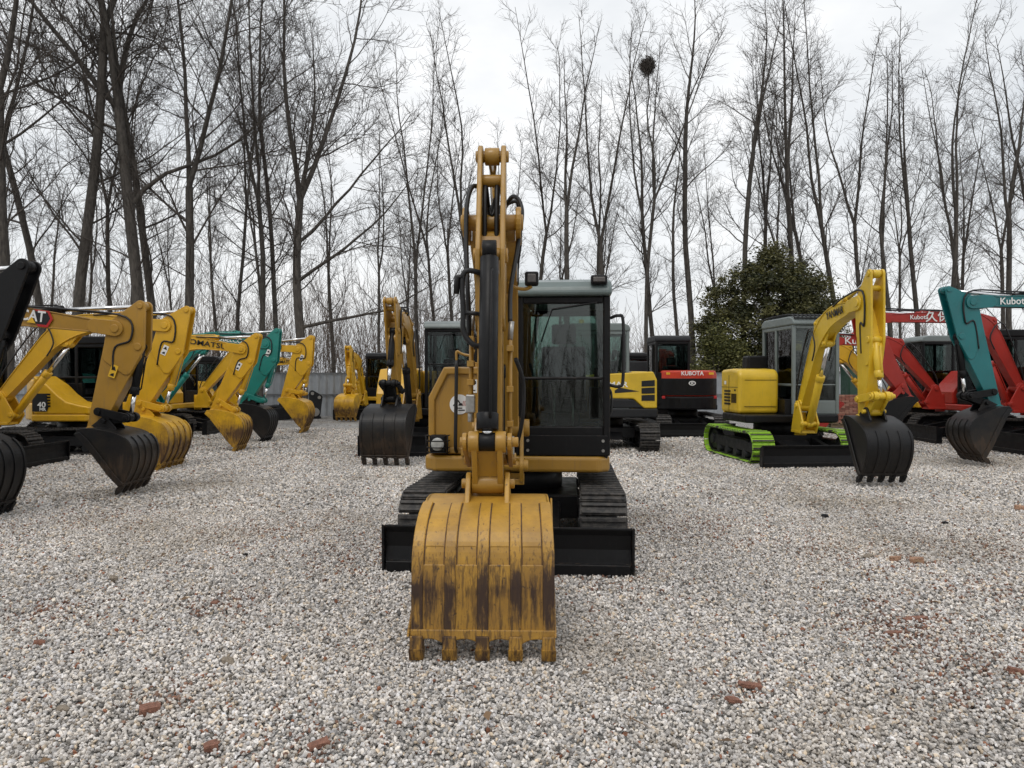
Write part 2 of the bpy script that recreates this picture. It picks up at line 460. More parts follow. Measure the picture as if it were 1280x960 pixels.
def make_bucket(root, T, K, s, ang, width, mat, tooth_mat, style='gen', flip=None, ribs=5, top_narrow=0.0, strip_mat=None):
    back, tip, side = (GEN_BACK, GEN_TIP, GEN_SIDE) if style == 'gen' else (MAIN_BACK, MAIN_TIP, MAIN_SIDE)
    def L(p):
        q = rot((p[0] * s, p[1] * s), ang); return (K[0] + q[0], K[1] + q[1])
    # densify the back curve (Catmull-Rom)
    dense = []
    nb = len(back)
    for i in range(nb - 1):
        p0, p1, p2, p3 = back[max(i - 1, 0)], back[i], back[i + 1], back[min(i + 2, nb - 1)]
        for k in range(4):
            t = k / 4
            dense.append(tuple(.5 * (2 * p1[j] + (p2[j] - p0[j]) * t + (2 * p0[j] - 5 * p1[j] + 4 * p2[j] - p3[j]) * t * t + (-p0[j] + 3 * p1[j] - 3 * p2[j] + p3[j]) * t ** 3) for j in (0, 1)))
    dense.append(back[-1])
    n = len(dense)
    def shell(mb, i0, i1, out, thick, y0f, y1f):
        """curved plate between dense points i0..i1; y limits scale with the width there"""
        vs, fs = [], []
        for i in range(i0, i1 + 1):
            d, _ = unit(dense[max(i - 1, 0)], dense[min(i + 1, n - 1)])
            nx, nz = -d[1], d[0]
            p = dense[i]
            a = L((p[0] + nx * out, p[1] + nz * out)); b = L((p[0] + nx * (out - thick), p[1] + nz * (out - thick)))
            w = width / 2 * (1 - top_narrow * max(0, 1 - i / (n * .55)))
            vs += [(a[0], y0f * w, a[1]), (a[0], y1f * w, a[1]), (b[0], y1f * w, b[1]), (b[0], y0f * w, b[1])]
        m = i1 - i0 + 1
        for i in range(m - 1):
            o = 4 * i
            for k in range(4): fs.append((o + k, o + (k + 1) % 4, o + 4 + (k + 1) % 4, o + 4 + k))
        fs += [(3, 2, 1, 0), (4 * m - 4, 4 * m - 3, 4 * m - 2, 4 * m - 1)]
        mb.add(vs, fs)
    b = MB(T)
    shell(b, 0, n - 1, 0, .018, -1, 1)
    main = style != 'gen'
    # seam plates across the back (overlapping layers)
    if main:
        shell(b, int(n * .62), n - 2, .006, .02, -.985, .985)
        shell(b, int(n * .36), int(n * .52), .004, .02, -.99, .99)
    w2 = width / 2
    for sg in (-1, 1):
        poly = [L(p) for p in dense] + [L(p) for p in side]
        ya, yb = sg * (w2 * (1 - top_narrow * .4) - .002), sg * (w2 * (1 - top_narrow * .4) - .024)
        if top_narrow:
            # side plate follows the narrowing back
            k = len(poly)
            vs = []
            for q in (0, -.022):
                for i, p in enumerate(poly):
                    w = w2 * (1 - top_narrow * max(0, 1 - i / (n * .55))) if i < n else w2 * (1 - top_narrow * max(0, (i - n) / 5) * .8)
                    vs.append((p[0], sg * (w - .003 + q), p[1]))
            b.add(vs, [tuple(range(k)), tuple(range(2 * k - 1, k - 1, -1))] + [(i, i + k, (i + 1) % k + k, (i + 1) % k) for i in range(k)])
        else:
            b.prism(poly, min(ya, yb), max(ya, yb))
        # side cutter plate along the mouth
        e = [L(p) for p in side] + [L((p[0] + .09, p[1] + .03)) for p in side[::-1]]
        b.prism(e, sg * (w2 + .010) - .012, sg * (w2 + .010) + .002)
    # lip, scalloped between the teeth
    d, _ = unit(dense[-2], tip)
    nx, nz = -d[1] * .020, d[0] * .020
    lip0 = (dense[-1][0] - d[0] * .05, dense[-1][1] - d[1] * .05)
    vs, fs = [], []
    ny = 48
    for j in range(ny + 1):
        f_ = j / ny
        y = (-1 + 2 * f_) * (w2 + .004)
        ph = f_ * (ribs - 1)
        ln = .05 + .055 * s * (1 - 1.0 * math.sin(math.pi * (ph % 1.0)) ** .5 if 0 < f_ < 1 else 1)
        e = (lip0[0] + d[0] * ln, lip0[1] + d[1] * ln)
        for q in ((lip0[0] + nx, lip0[1] + nz), (e[0] + nx, e[1] + nz), (e[0] - nx, e[1] - nz), (lip0[0] - nx, lip0[1] - nz)):
            q = L(q); vs.append((q[0], y, q[1]))
    for j in range(ny):
        for k in range(4): fs.append((4 * j + k, 4 * j + (k + 1) % 4, 4 * j + 4 + (k + 1) % 4, 4 * j + 4 + k))
    fs += [(3, 2, 1, 0), (4 * ny, 4 * ny + 1, 4 * ny + 2, 4 * ny + 3)]
    b.add(vs, fs)
    # ears for the pins
    for y in (-.135 * s, .105 * s):
        e = hull([(*L((0, 0)), .075 * s), (*L((.20, .17)), .07 * s), (*L((.34, .06)), .03 * s), (*L((.02, -.05)), .05 * s)])
        b.prism(e, y, y + .03 * s)
    bk = b.build('bucket', mat, root, .006, 2)
    # wear strips
    sw = .16 if main else .10
    for k in range(ribs):
        c = -1 + sw / 2 + (2 - sw) * k / (ribs - 1)
        r_ = MB(T)
        shell(r_, int(n * .22) if main else int(n * .40), n - 1, .014, .012, c - sw / 2 - (.004 if k == 0 else 0), c + sw / 2 + (.004 if k == ribs - 1 else 0))
        r_.build('wear_strip', strip_mat or mat, bk, .004, 1)
        if main:
            z_ = MB(T)
            shell(z_, int(n * .22), n - 1, .0045, .012, max(-1.002, c - sw / 2 - .018), min(1.002, c + sw / 2 + .018))
            z_.build('weld_seam', M['seam'], bk)
    # teeth
    for k in range(ribs):
        c = (-1 + sw / 2 + (2 - sw) * k / (ribs - 1)) * (w2 - .0)
        t = MB(T)
        hw = .036 * s if main else .028 * s
        a, e = lerp(dense[-1], tip, -.15), tip
        mid = lerp(a, e, .55)
        nx, nz = -d[1] * .036, d[0] * .036
        t.prism([L((a[0] + nx, a[1] + nz)), L((mid[0] + nx, mid[1] + nz)), L((mid[0] - nx, mid[1] - nz)), L((a[0] - nx * .8, a[1] - nz * .8))], c - hw, c + hw)
        m2 = lerp(a, e, .5)
        t.prism([L((m2[0] + nx * 1.25, m2[1] + nz * 1.25)), L((e[0] + nx * .45, e[1] + nz * .45)), L((e[0] - nx * .45, e[1] - nz * .45)), L((m2[0] - nx * 1.25, m2[1] - nz * 1.25))], c - hw * 1.12, c + hw * 1.12)
        t.build('tooth', tooth_mat, bk, .006, 2)
    return bk, L((.20, .17))

def make_arm(root, kx, ky, swing, pts, s, C, o):
    """boom, stick, cylinders, linkage, bucket. pts in machine-local (x,z) before swing."""
    T = Matrix.Translation((kx, ky, 0)) @ Matrix.Rotation(swing, 4, 'Z') @ Matrix.Translation((-kx, 0, 0))
    F, B, P, Tt, Cp, K = (pts[k] for k in ('F', 'B', 'P', 'T', 'Cp', 'K'))
    bw = o.get('boom_w', .20) * s
    sl = o.get('slim', 1.) * s
    # ---- swing bracket
    sb = MB(T)
    fx, fz = F
    lowx, lowz = fx + .06 * s, fz - .40 * s
    for y in (-bw / 2 - .045, bw / 2 + .012):
        sb.prism(hull([(fx, fz, .085 * s), (fx - .16 * s, fz - .40 * s, .06), (fx + .14 * s, fz - .40 * s, .06), (fx + .20 * s, fz - .30 * s, .06)]), y, y + .033)
    sb.pin(fx, fz, -bw / 2 - .07, bw / 2 + .07, .045 * s)
    sb.pin(fx + .20 * s, fz - .30 * s, -bw / 2 - .06, bw / 2 + .06, .04 * s)
    sb.prism([(fx - .22 * s, fz - .47 * s), (fx + .16 * s, fz - .47 * s), (fx + .16 * s, fz - .42 * s), (fx - .22 * s, fz - .42 * s)], -bw / 2 - .05, bw / 2 + .05)
    sb.cyl((kx - .02, ky * 0, fz - .52 * s), (kx - .02, 0, fz - .12 * s), .10 * s, 18)
    sb.build('swing_bracket', C['arm'], root, .008)
    # ---- boom
    path = fillet(F, B, P, o.get('bend', .55) * s)
    n = len(path)
    h = []
    for i in range(n):
        t = i / (n - 1)
        h.append(s * (.17 + (.19 * math.sin(math.pi * min(1, t * 1.0) ** .9)) if t < .5 else .17 + .19 * math.sin(math.pi * t ** .9) * 1.0) * o.get('boom_h', .92))
    top, bot = offset_path(path, h)
    bm = MB(T)
    # beam stops short of the pin; the fork carries on
    Lb = math.dist(path[-1], path[-4])
    cutp = max(.30, 1 - .24 * s / Lb)
    full = path
    path = path[:-3] + [lerp(path[-4], path[-1], cutp * f) for f in (.33, .66, 1)]
    top, bot = offset_path(path, h)
    bm.ribbon(top, bot, -bw / 2 + .012, bw / 2 - .012)
    t2, b2 = offset_path(path, [q + .012 for q in h])
    bm.ribbon(t2, [lerp(a, c, .012 / (hh + .012) + .03) for a, c, hh in zip(t2, b2, h)], -bw / 2, bw / 2)
    bm.ribbon([lerp(c, a, .012 / (hh + .012) + .03) for a, c, hh in zip(t2, b2, h)], b2, -bw / 2, bw / 2)
    bm.pin(F[0], F[1], -bw / 2 - .006, bw / 2 + .006, .10 * s, 20)
    for y0, y1 in ((-bw / 2 - .035, -bw / 2 + .002), (bw / 2 - .002, bw / 2 + .035)):
        bm.prism(hull([(P[0], P[1], .105 * s), (*lerp(full[-1], path[-1], 1.15), .095 * s)]), y0, y1)
    # lugs
    ci = n // 2 - 2
    lug = lerp(path[ci], bot[ci], 1.35)
    for y in (-.075 * s, .05 * s):
        bm.prism(hull([(*lug, .05 * s), (*lerp(path[ci - 1], bot[ci - 1], .8), .05), (*lerp(path[ci + 2], bot[ci + 2], .8), .05)]), y, y + .025 * s)
    ai = n // 2 - 2
    alug = lerp(path[ai], top[ai], 1.45)
    for y in (-.08 * s, .055 * s):
        bm.prism(hull([(*alug, .05 * s), (*lerp(path[ai - 1], top[ai - 1], .8), .06), (*lerp(path[ai + 2], top[ai + 2], .8), .06)]), y, y + .025 * s)
    bm.pin(alug[0], alug[1], -.1 * s, .1 * s, .028 * s, 12); bm.pin(lug[0], lug[1], -.1 * s, .1 * s, .03 * s, 12)
    boom = bm.build('boom', C['arm'], root, .007)
    def cylinder(name, a, c, r, frac, mat, y=0.):
        (d, l) = unit(a, c)
        m = MB(T)
        e = (a[0] + d[0] * l * frac, a[1] + d[1] * l * frac)
        m.cyl((a[0] + d[0] * .05, y, a[1] + d[1] * .05), (e[0], y, e[1]), r, 20)
        m.cyl((e[0] - d[0] * .09, y, e[1] - d[1] * .09), (e[0] + d[0] * .015, y, e[1] + d[1] * .015), r * 1.14, 20)
        m.pin(a[0], a[1], y - .045 * s, y + .045 * s, r * 1.1, 16)
        # hard line along the barrel
        nx, nz = -d[1], d[0]
        m.tube([(a[0] + d[0] * l * .12 + nx * r, y + .02, a[1] + d[1] * l * .12 + nz * r), (a[0] + d[0] * l * .14 + nx * r * 1.35, y + .02, a[1] + d[1] * l * .14 + nz * r * 1.35), (e[0] - d[0] * .08 + nx * r * 1.35, y + .02, e[1] - d[1] * .08 + nz * r * 1.35), (e[0] - d[0] * .05 + nx * r, y + .02, e[1] - d[1] * .05 + nz * r)], .011 * s, 6)
        ob = m.build(name, mat, root, .004, 1)
        q = MB(T)
        q.cyl((e[0], y, e[1]), (c[0] - d[0] * .03, y, c[1] - d[1] * .03), r * .55, 16)
        q.build('piston_rod', M['chrome'], ob)
        q = MB(T); q.pin(c[0], c[1], y - .05 * s, y + .05 * s, r * (1.15 if name == 'stick_cylinder' else .95), 20)
        q.build('rod_end', C['arm'] if name == 'stick_cylinder' else mat, ob, .004, 1)
        return ob
    cylinder('boom_cylinder', (fx + .20 * s, fz - .30 * s), lug, .062 * s, .60, C.get('boomcyl', C['arm']))
    cylinder('stick_cylinder', alug, Tt, .052 * s, o.get('armcyl', .55), C.get('armcyl', C['arm']))
    # ---- stick
    sw = o.get('stick_w', .185) * s
    st = MB(T)
    st.prism(hull([(*K, .085 * sl), (*lerp(K, P, .90), .12 * sl), (*lerp(K, Cp, .90), .085 * sl)]), -sw / 2 + .004, sw / 2 - .004)
    up_h = hull([(*P, .125 * sl), (*Cp, .09 * sl), (*Tt, .075 * sl), (*lerp(K, P, .74), .10 * sl), (*lerp(K, Cp, .74), .08 * sl)])
    for y0, y1 in ((-sw / 2 - .012, -sw / 2 + .022), (sw / 2 - .022, sw / 2 + .012)):
        st.prism(up_h, y0, y1)
    st.pin(P[0], P[1], -bw / 2 - .05, bw / 2 + .05, .055 * s, 18)
    st.pin(Tt[0], Tt[1], -sw / 2 - .03, sw / 2 + .03, .04 * s, 16)
    st.pin(K[0], K[1], -sw / 2 - .05, sw / 2 + .05, .085 * s, 20)
    st.pin(Cp[0], Cp[1], -sw / 2 - .03, sw / 2 + .03, .05 * s, 16)
    mdl = lerp(lerp(P, Cp, .5), Tt, .70)
    st.pin(mdl[0], mdl[1], -sw / 2, sw / 2, .042 * s, 14)
    stick = st.build('stick', C.get('stick', C['arm']), root, .008)
    # ---- bucket + linkage
    bs = o.get('bucket_s', 1.) * s
    bucket, Lk = make_bucket(root, T, K, bs, o.get('bucket_a', 0), o.get('bucket_w', .72) * s, C['bucket'], C.get('tooth', C['bucket']), o.get('bucket_style', 'gen'), ribs=5, top_narrow=o.get('top_narrow', 0), strip_mat=C.get('strip'))
    (dk, _) = unit(K, lerp(P, Cp, .5))
    S = (K[0] + dk[0] * .30 * s, K[1] + dk[1] * .30 * s)
    Q = circ_inter(S, .37 * s, Lk, .29 * s, 1)
    lk = MB(T)
    lw = .055 * s
    # H link: two webs with a plate between
    for y in (-.095 * s, .06 * s):
        lk.prism(hull([(*Q, .06 * s), (*Lk, .055 * s)]), y, y + .035 * s)
    (dq, lq) = unit(Lk, Q)
    nq = (-dq[1] * .02, dq[0] * .02)
    a1, a2 = lerp(Lk, Q, .12), lerp(Lk, Q, .85)
    lk.prism([(a1[0] + nq[0], a1[1] + nq[1]), (a2[0] + nq[0], a2[1] + nq[1]), (a2[0] - nq[0], a2[1] - nq[1]), (a1[0] - nq[0], a1[1] - nq[1])], -.07 * s, .07 * s)
    lk.pin(Lk[0], Lk[1], -.10 * s, .10 * s, .062 * s, 18)
    lk.pin(Lk[0], Lk[1], -.165 * s, .165 * s, .03 * s, 14)
    lk.pin(Q[0], Q[1], -.115 * s, -.05 * s, .066 * s, 18); lk.pin(Q[0], Q[1], .05 * s, .115 * s, .066 * s, 18)
    lk.build('bucket_link', C.get('link', C['arm']), root, .006)
    rk = MB(T)
    for y in (-.15 * s, .122 * s):
        rk.prism(hull([(*Q, .055 * s), (*S, .055 * s)]), y, y + .028 * s)
    rk.pin(Q[0], Q[1], -.165 * s, .19 * s, .03 * s, 14); rk.pin(S[0], S[1], -.17 * s, .17 * s, .04 * s, 14)
    rk.build('rocker_arm', C.get('link', C['arm']), root, .005)
    bc = cylinder('bucket_cylinder', o.get('bc_base', Cp), Q, o.get('bc_r', .052) * s, o.get('bc_frac', .66), C.get('bucketcyl', C['arm']))
    # ---- hoses
    if o.get('hoses', True):
        hs = MB(T)
        for sg in (-1, 1):
            y = sg * (bw / 2 + .02)
            p0 = lerp(path[-5], top[-5], .9); p1 = lerp(path[-2], top[-2], 1.5)
            q = lerp(P, Cp, .35)
            loop = [(p0[0], y * .8, p0[1]), (p1[0], y, p1[1] + .03), (P[0] + (Cp[0] - P[0]) * .5, y, P[1] + .15 * s), (Cp[0] * .7 + P[0] * .3, y, Cp[1] * .6 + P[1] * .4), (lerp(P, K, .18)[0] + .05, y * .9, lerp(P, K, .18)[1]), (lerp(lerp(P, Cp, .4), K, .35)[0], sg * (sw / 2 + .012), lerp(lerp(P, Cp, .4), K, .35)[1])]
            hs.tube(smooth_path(loop, 5), .0135 * s, 7)
        a = lerp(path[2], top[2], .7); a2 = lerp(path[4], top[4], 1.0)
        for sg in (-1, 1):
            y = sg * (bw / 2 + .015)
            hs.tube(smooth_path([(fx - .1, y * .6, fz - .2), (fx + .02, y * 1.3, fz + .28 * s), (a2[0] - .02, y * 1.2, a2[1] + .16 * s), (path[4][0] + .12 * s, y * 1.2, path[4][1] + .02), (path[3][0] + .10 * s, y * 1.2, path[3][1] - .14 * s)], 6), .0125 * s, 7)
        hs.build('hose', M['rubber'], root)
    return dict(T=T, boom=boom, stick=stick, bucket=bucket, path=path, top=top, bot=bot, Q=Q, S=S, Lk=Lk, bw=bw, sw=sw, h=h, lug=lug, alug=alug, bc=bc, K=K, P=P, Cp=Cp)

def smooth_path(pts, k=6):
    out = []
    n = len(pts)
    for i in range(n - 1):
        p0, p1, p2, p3 = (Vector(pts[max(i - 1, 0)]), Vector(pts[i]), Vector(pts[i + 1]), Vector(pts[min(i + 2, n - 1)]))
        for j in range(k):
            t = j / k
            out.append(tuple(.5 * (2 * p1 + (p2 - p0) * t + (2 * p0 - 5 * p1 + 4 * p2 - p3) * t * t + (-p0 + 3 * p1 - 3 * p2 + p3) * t ** 3)))
    out.append(tuple(pts[-1]))
    return out

def make_cab(root, x0, x1, y0, y1, z0, z1, C, o):
    p = .065
    fr = MB()
    zs = z0 + (z1 - z0) * o.get('sill', .20)      # top of the solid panel
    zm = z0 + (z1 - z0) * o.get('mid', .46)       # bar between upper and lower glass
    zt = z1 - .17                                 # underside of the roof
    # posts
    for (xa, xb) in ((x0, x0 + p), (x1 - p, x1)):
        for (ya, yb) in ((y0, y0 + p), (y1 - p, y1)):
            fr.box(xa, xb, ya, yb, z0, zt)
    xm = x0 + (x1 - x0) * .42
    for ya, yb in ((y0 + .004, y0 + p - .004), (y1 - p + .004, y1 - .004)):
        fr.box(xm, xm + p, ya, yb, zs, zt - .06)
        fr.box(x0 + p, x1 - p, ya, yb, z0 + .003, zs)
        fr.box(x0 + p, x1 - p, ya, yb, zt - .07, zt - .003)
    fr.box(x0 + p, x1 - p, y0 + .010, y0 + p - .010, zm - .03, zm + .02)
    for xa, xb in ((x0 + .004, x0 + p - .004), (x1 - p + .004, x1 - .004)):
        fr.box(xa, xb, y0 + p, y1 - p, z0 + .003, zs)
        fr.box(xa, xb, y0 + p, y1 - p, zt - .07, zt - .003)
    fr.box(x0 + .008, x0 + p - .008, y0 + p, y1 - p, zs, zm)
    fr.box(x1 - p + .01, x1 - .014, y0 + p, y1 - p, zm - .014, zm + .014)
    fr.box(x0 + .02, x1 - .02, y0 + .02, y1 - .02, z0 - .03, z0 + .02)
    cab = fr.build('cab', C['cab'], root, .014)
    rf = MB()
    rf.prism([(x0 - .02, zt), (x1 + .05, zt), (x1 + .05, zt + .06), (x1 - .01, zt + .13), (x1 - .15, z1), (x0 + .12, z1), (x0, z1 - .05), (x0 - .02, zt + .06)], y0 - .015, y1 + .015)
    rf.build('roof', C.get('roof', C['cab']), cab, .03, 3)
    def pane(name, a):
        MB().box(*a).build(name, C.get('glass', M['glass']), cab)
    g = .006
    xf = x1 - p / 2
    pane('windshield', (xf, xf + g, y0 + p - .004, y1 - p + .004, zm + .012, zt - .06))
    pane('lower_window', (xf, xf + g, y0 + p - .004, y1 - p + .004, zs - .006, zm - .012))
    pane('rear_window', (x0 + p / 2, x0 + p / 2 + g, y0 + p - .004, y1 - p + .004, zm - .006, zt - .06))
    for ya, za in ((y1 - p / 2, zs), (y0 + p / 2, zm + .012)):
        pane('side_window', (x0 + p - .004, xm + .006, ya, ya + g, za - .006, zt - .06))
        pane('side_window', (xm + p - .006, x1 - p + .004, ya, ya + g, za - .006, zt - .06))
    # door handle on the outside of the left door, wiper
    MB().tube(smooth_path([(xm + .11, y1 + .005, zs + .06), (xm + .11, y1 + .05, zs + .10), (xm + .11, y1 + .05, zs + .30), (xm + .11, y1 + .005, zs + .34)], 4), .012, 7).build('door_handle', M['rubber'], cab)
    yw = (y0 + y1) / 2 - .1
    MB().tube([(x1 + .012, y1 - .12, zt - .06), (x1 + .016, yw, zt - .12), (x1 + .012, yw - .10, zt - .42)], .007, 6).build('wiper', M['rubber'], cab)
    # seat
    cy = (y0 + y1) / 2
    sx = x0 + (x1 - x0) * .34
    se = MB()
    se.box(sx - .22, sx + .26, cy - .24, cy + .24, z0 + .36, z0 + .50)
    se.prism([(sx - .20, z0 + .48), (sx - .06, z0 + .50), (sx - .16, z0 + 1.06), (sx - .30, z0 + 1.04)], cy - .235, cy + .235)
    se.prism([(sx - .20, z0 + 1.07), (sx - .14, z0 + 1.08), (sx - .18, z0 + 1.30), (sx - .27, z0 + 1.28)], cy - .13, cy + .13)
    se.box(sx - .15, sx + .18, cy - .17, cy + .17, z0 + .03, z0 + .36)
    se.build('seat', o.get('seat', M['seat']), cab, .05, 3)
    for sg in (-1, 1):
        cs = MB()
        cs.box(sx - .15, sx + .26, cy + sg * .33 - .06, cy + sg * .33 + .06, z0 + .3, z0 + .62)
        cs.tube([(sx + .2, cy + sg * .33, z0 + .62), (sx + .22, cy + sg * .33, z0 + .82)], .022, 8)
        cs.build('console', M['black'], cab, .02)
    lv = MB()
    for sg in (-.09, .09):
        lv.tube([(x1 - .32, cy + sg, z0 + .02), (x1 - .28, cy + sg, z0 + .35), (x1 - .33, cy + sg, z0 + .62)], .012, 6)
        lv.box(x1 - .30, x1 - .15, cy + sg - .045, cy + sg + .045, z0 + .10, z0 + .125)
    lv.build('travel_lever', M['steel'], cab)
    return cab

def make_machine(name, loc, yaw, label, s, C, pts, o):
    root = empty(name, loc, yaw, label, 'excavator', o.get('group', 'excavators parked in the yard'))
    TU = Matrix.Rotation(o.get('uc_rot', 0), 4, 'Z')
    det = o.get('detail', True)
    # ---- undercarriage
    gauge = .78 * s
    for sg in (-1, 1):
        make_track(root, TU, sg * gauge, s, .40 * s, 2.5 * s, .56 * s, C.get('track', M['track']), det)
    cb = MB(TU)
    cb.box(-.62 * s, .62 * s, -.58 * s, .58 * s, .24 * s, .46 * s)
    cb.prism([(-.8 * s, .22 * s), (.8 * s, .22 * s), (.55 * s, .42 * s), (-.55 * s, .42 * s)], -.3 * s, .3 * s)
    cb.cyl((0, 0, .45 * s), (0, 0, .66 * s), .42 * s, 32)
    cb.build('car_body', C.get('under', M['black']), root, .015, 1)
    # ---- blade
    bx = o.get('blade_x', 1.62) * s
    bl = MB(TU)
    W = o.get('blade_w', 1.96) * s / 2
    bh = .37 * s
    prof = [(bx + .06, .012), (bx + .035, .10), (bx + .015, .20 * s), (bx + .03, bh * .85), (bx + .07, bh), (bx + .055, bh + .012), (bx - .015, bh * .88), (bx - .035, .20 * s), (bx - .02, .09), (bx + .02, .012)]
    bl.prism(prof, -W, W)
    for sg in (-1, 1):
        bl.prism([(bx - .06, .02), (bx + .075, .012), (bx + .085, bh + .016), (bx - .05, bh * .9)], sg * (W + .008) - .010, sg * (W + .008) + .010)
    bl.box(bx + .028, bx + .072, -W + .012, W - .012, .004, .09)
    blade = bl.build('blade', C.get('blade', M['black']), root, .006, 1)
    for sg in (-1, 1):
        ba = MB(TU)
        ba.prism([(.7 * s, .30 * s), (.7 * s, .42 * s), (bx - .02, .24 * s), (bx - .02, .10 * s)], sg * .36 * s - .05, sg * .36 * s + .05)
        ba.build('blade_arm', C.get('under', M['black']), blade, .01, 1)
    # ---- deck and bumper
    hw = .865 * s
    xf = .72 * s
    z0 = .68 * s
    dk = MB()
    dk.prism_z([(-.5 * s, -hw), (xf - .10, -hw), (xf, -hw + .10), (xf, hw - .10), (xf - .10, hw), (-.5 * s, hw)], z0, z0 + .145 * s)
    dk.build('deck', C['deck'], root, .03, 3)
    # ---- counterweight / rear body
    cwz0, cwz1 = z0 + .02, o.get('cw_top', 1.55) * s
    arc = []
    Rr = .99 * s
    for k in range(15):
        a = R(118 + (242 - 118) * k / 14)
        arc.append((Rr * math.cos(a), Rr * math.sin(a) * .985))
    cw = MB()
    lo = arc
    cw.prism_z(lo, cwz0, cwz0 + .36 * s)
    cw.build('counterweight', C.get('cw', C['body']), root, .04, 3)
    up = MB()
    up.prism_z([(p[0] * .975, p[1] * .975) for p in arc], cwz0 + .365 * s, cwz1)
    rear = up.build('engine_cover', C['body'], root, .05, 3)
    # ---- hood on the right side
    y_in = -.10 * s
    hz = o.get('hood_top', 1.62) * s
    hd = MB()
    kind = o.get('hood', 'side')
    if kind == 'side':
        hd.prism([(-.44 * s, z0 + .15 * s), (xf - .04, z0 + .15 * s), (xf - .04, z0 + .42 * s), (xf - .18 * s, z0 + .62 * s), (xf - .45 * s, hz - .03), (-.44 * s, hz)], -hw + .01, y_in)
    elif kind == 'box':
        hd.prism([(-.60 * s, z0 + .15 * s), (.30 * s, z0 + .15 * s), (.32 * s, hz - .12), (.24 * s, hz - .02), (-.1 * s, hz), (-.60 * s, hz - .02)], -hw + .01, y_in)
    elif kind == 'slope':
        hd.prism([(-.46 * s, z0 + .15 * s), (xf - .03, z0 + .15 * s), (xf - .03, z0 + .30 * s), (xf - .22 * s, z0 + .33 * s), (.22 * s, z0 + .40 * s), (.02 * s, z0 + .55 * s), (-.18 * s, z0 + .75 * s), (-.46 * s, hz)], -hw + .01, y_in)
    else:
        hd.prism_x([(-hw + .045, z0 + .15 * s), (-hw + .045, hz - .28 * s), (-hw + .19 * s, hz), (y_in, hz), (y_in, z0 + .15 * s)], -.44 * s, xf - .07)
    hood = hd.build('hood', C['body'], root, .075 if kind == 'box' else .03, 4 if kind == 'box' else 3)
    # vents: slanted louvres on the right side
    gr = MB()
    for k in range(5):
        z = z0 + .30 * s + k * .06 * s
        gr.box(-.40 * s, -.10 * s, -hw + .002, -hw + .022, z, z + .035 * s)
    gr.build('grille', M['black'], hood)
    # ---- cab
    if o.get('cab', True):
        cx0, cx1 = o.get('cab_x', (-.72, .66)); cy0, cy1 = o.get('cab_y', (.03, .865)); ch = o.get('cab_top', 2.48)
        make_cab(root, cx0 * s, cx1 * s, cy0 * s, cy1 * s, z0 + .15 * s, ch * s, C, o)
    # filler between hood and cab
    MB().box(-.45 * s, .55 * s, y_in + .004, .03 * s - .004, z0 + .14 * s, z0 + .42 * s).build('boom_housing', M['black'], root, .01, 1)
    A = None
    if pts:
        A = make_arm(root, o.get('kx', 1.0 * s), o.get('ky', 0.), R(o.get('swing', 0)), pts, s, C, o)
    return root, A, dict(rear=rear, hood=hood, z0=z0, hw=hw, xf=xf, Rr=Rr, cwz0=cwz0, cwz1=cwz1)

def boom_text(A, root, txt, dist, size, side, mat, width=None, drop=0.):
    """lettering on the flat side of the boom beam, its middle dist metres back from the stick pivot"""
    p, q = A['path'][-4], A['P']
    (d, _) = unit(p, q)
    c = (q[0] - d[0] * dist + d[1] * drop, q[1] - d[1] * dist - d[0] * drop)
    y = side * (A['bw'] / 2 + .0025)
    if side < 0: r_, u_ = (d[0], 0, d[1]), (-d[1], 0, d[0])
    else: r_, u_ = (-d[0], 0, -d[1]), (-d[1], 0, d[0])
    T = A['T'].to_3x3()
    return lettering(txt, size, A['T'] @ Vector((c[0], y, c[1])), T @ Vector(r_), T @ Vector(u_), mat, A['boom'], width)

# ------------------------------------------------------------------ the machines
def colours(main, bucket='bucket_dark', **kw):
    C = dict(arm=M[main], body=M[main], deck=M[main], cab=M['black'], roof=M['black'], bucket=M[bucket], tooth=M['black'], glass=M['darkglass'], cw=M[main])
    C.update({k: M[v] for k, v in kw.items()})
    return C
def conv(X0, sg, d):
    return {k: ((v[0] - X0) * sg, v[1]) for k, v in d.items()}

# main machine, facing the camera
C = colours('gold', 'bucket_gold', tooth='strip_gold', strip='strip_gold', roof='roofgrey', bucketcyl='black', boomcyl='black', armcyl='black', glass='glass')
root, A, I = make_machine('mini_excavator', (.09, 7.33, 0), R(-94.5),
    'ochre mini excavator in the middle of the yard, its scraped ochre bucket nearest the camera', 1.0, C,
    dict(F=(1.15, 1.12), B=(1.62, 2.52), P=(2.36, 2.62), T=(2.34, 3.08), Cp=(2.56, 2.36), K=(2.66, .72)),
    dict(bc_base=(2.70, 2.37), hood='front', hood_top=1.65, swing=3.2, ky=-.118, bucket_style='main', bucket_w=.785, top_narrow=.06, bucket_s=1.0, bc_r=.060, bc_frac=.93, stick_w=.17,
         cab_x=(-.75, .67), cab_y=(.0, .865), cab_top=2.47, sill=.165, mid=.435, hoses=False, boom_w=.33, bend=.5, group='excavators facing the camera'))
T = A['T']
hood = I['hood']
xfh = I['xf'] - .07
hw = I['hw']
hz = 1.65
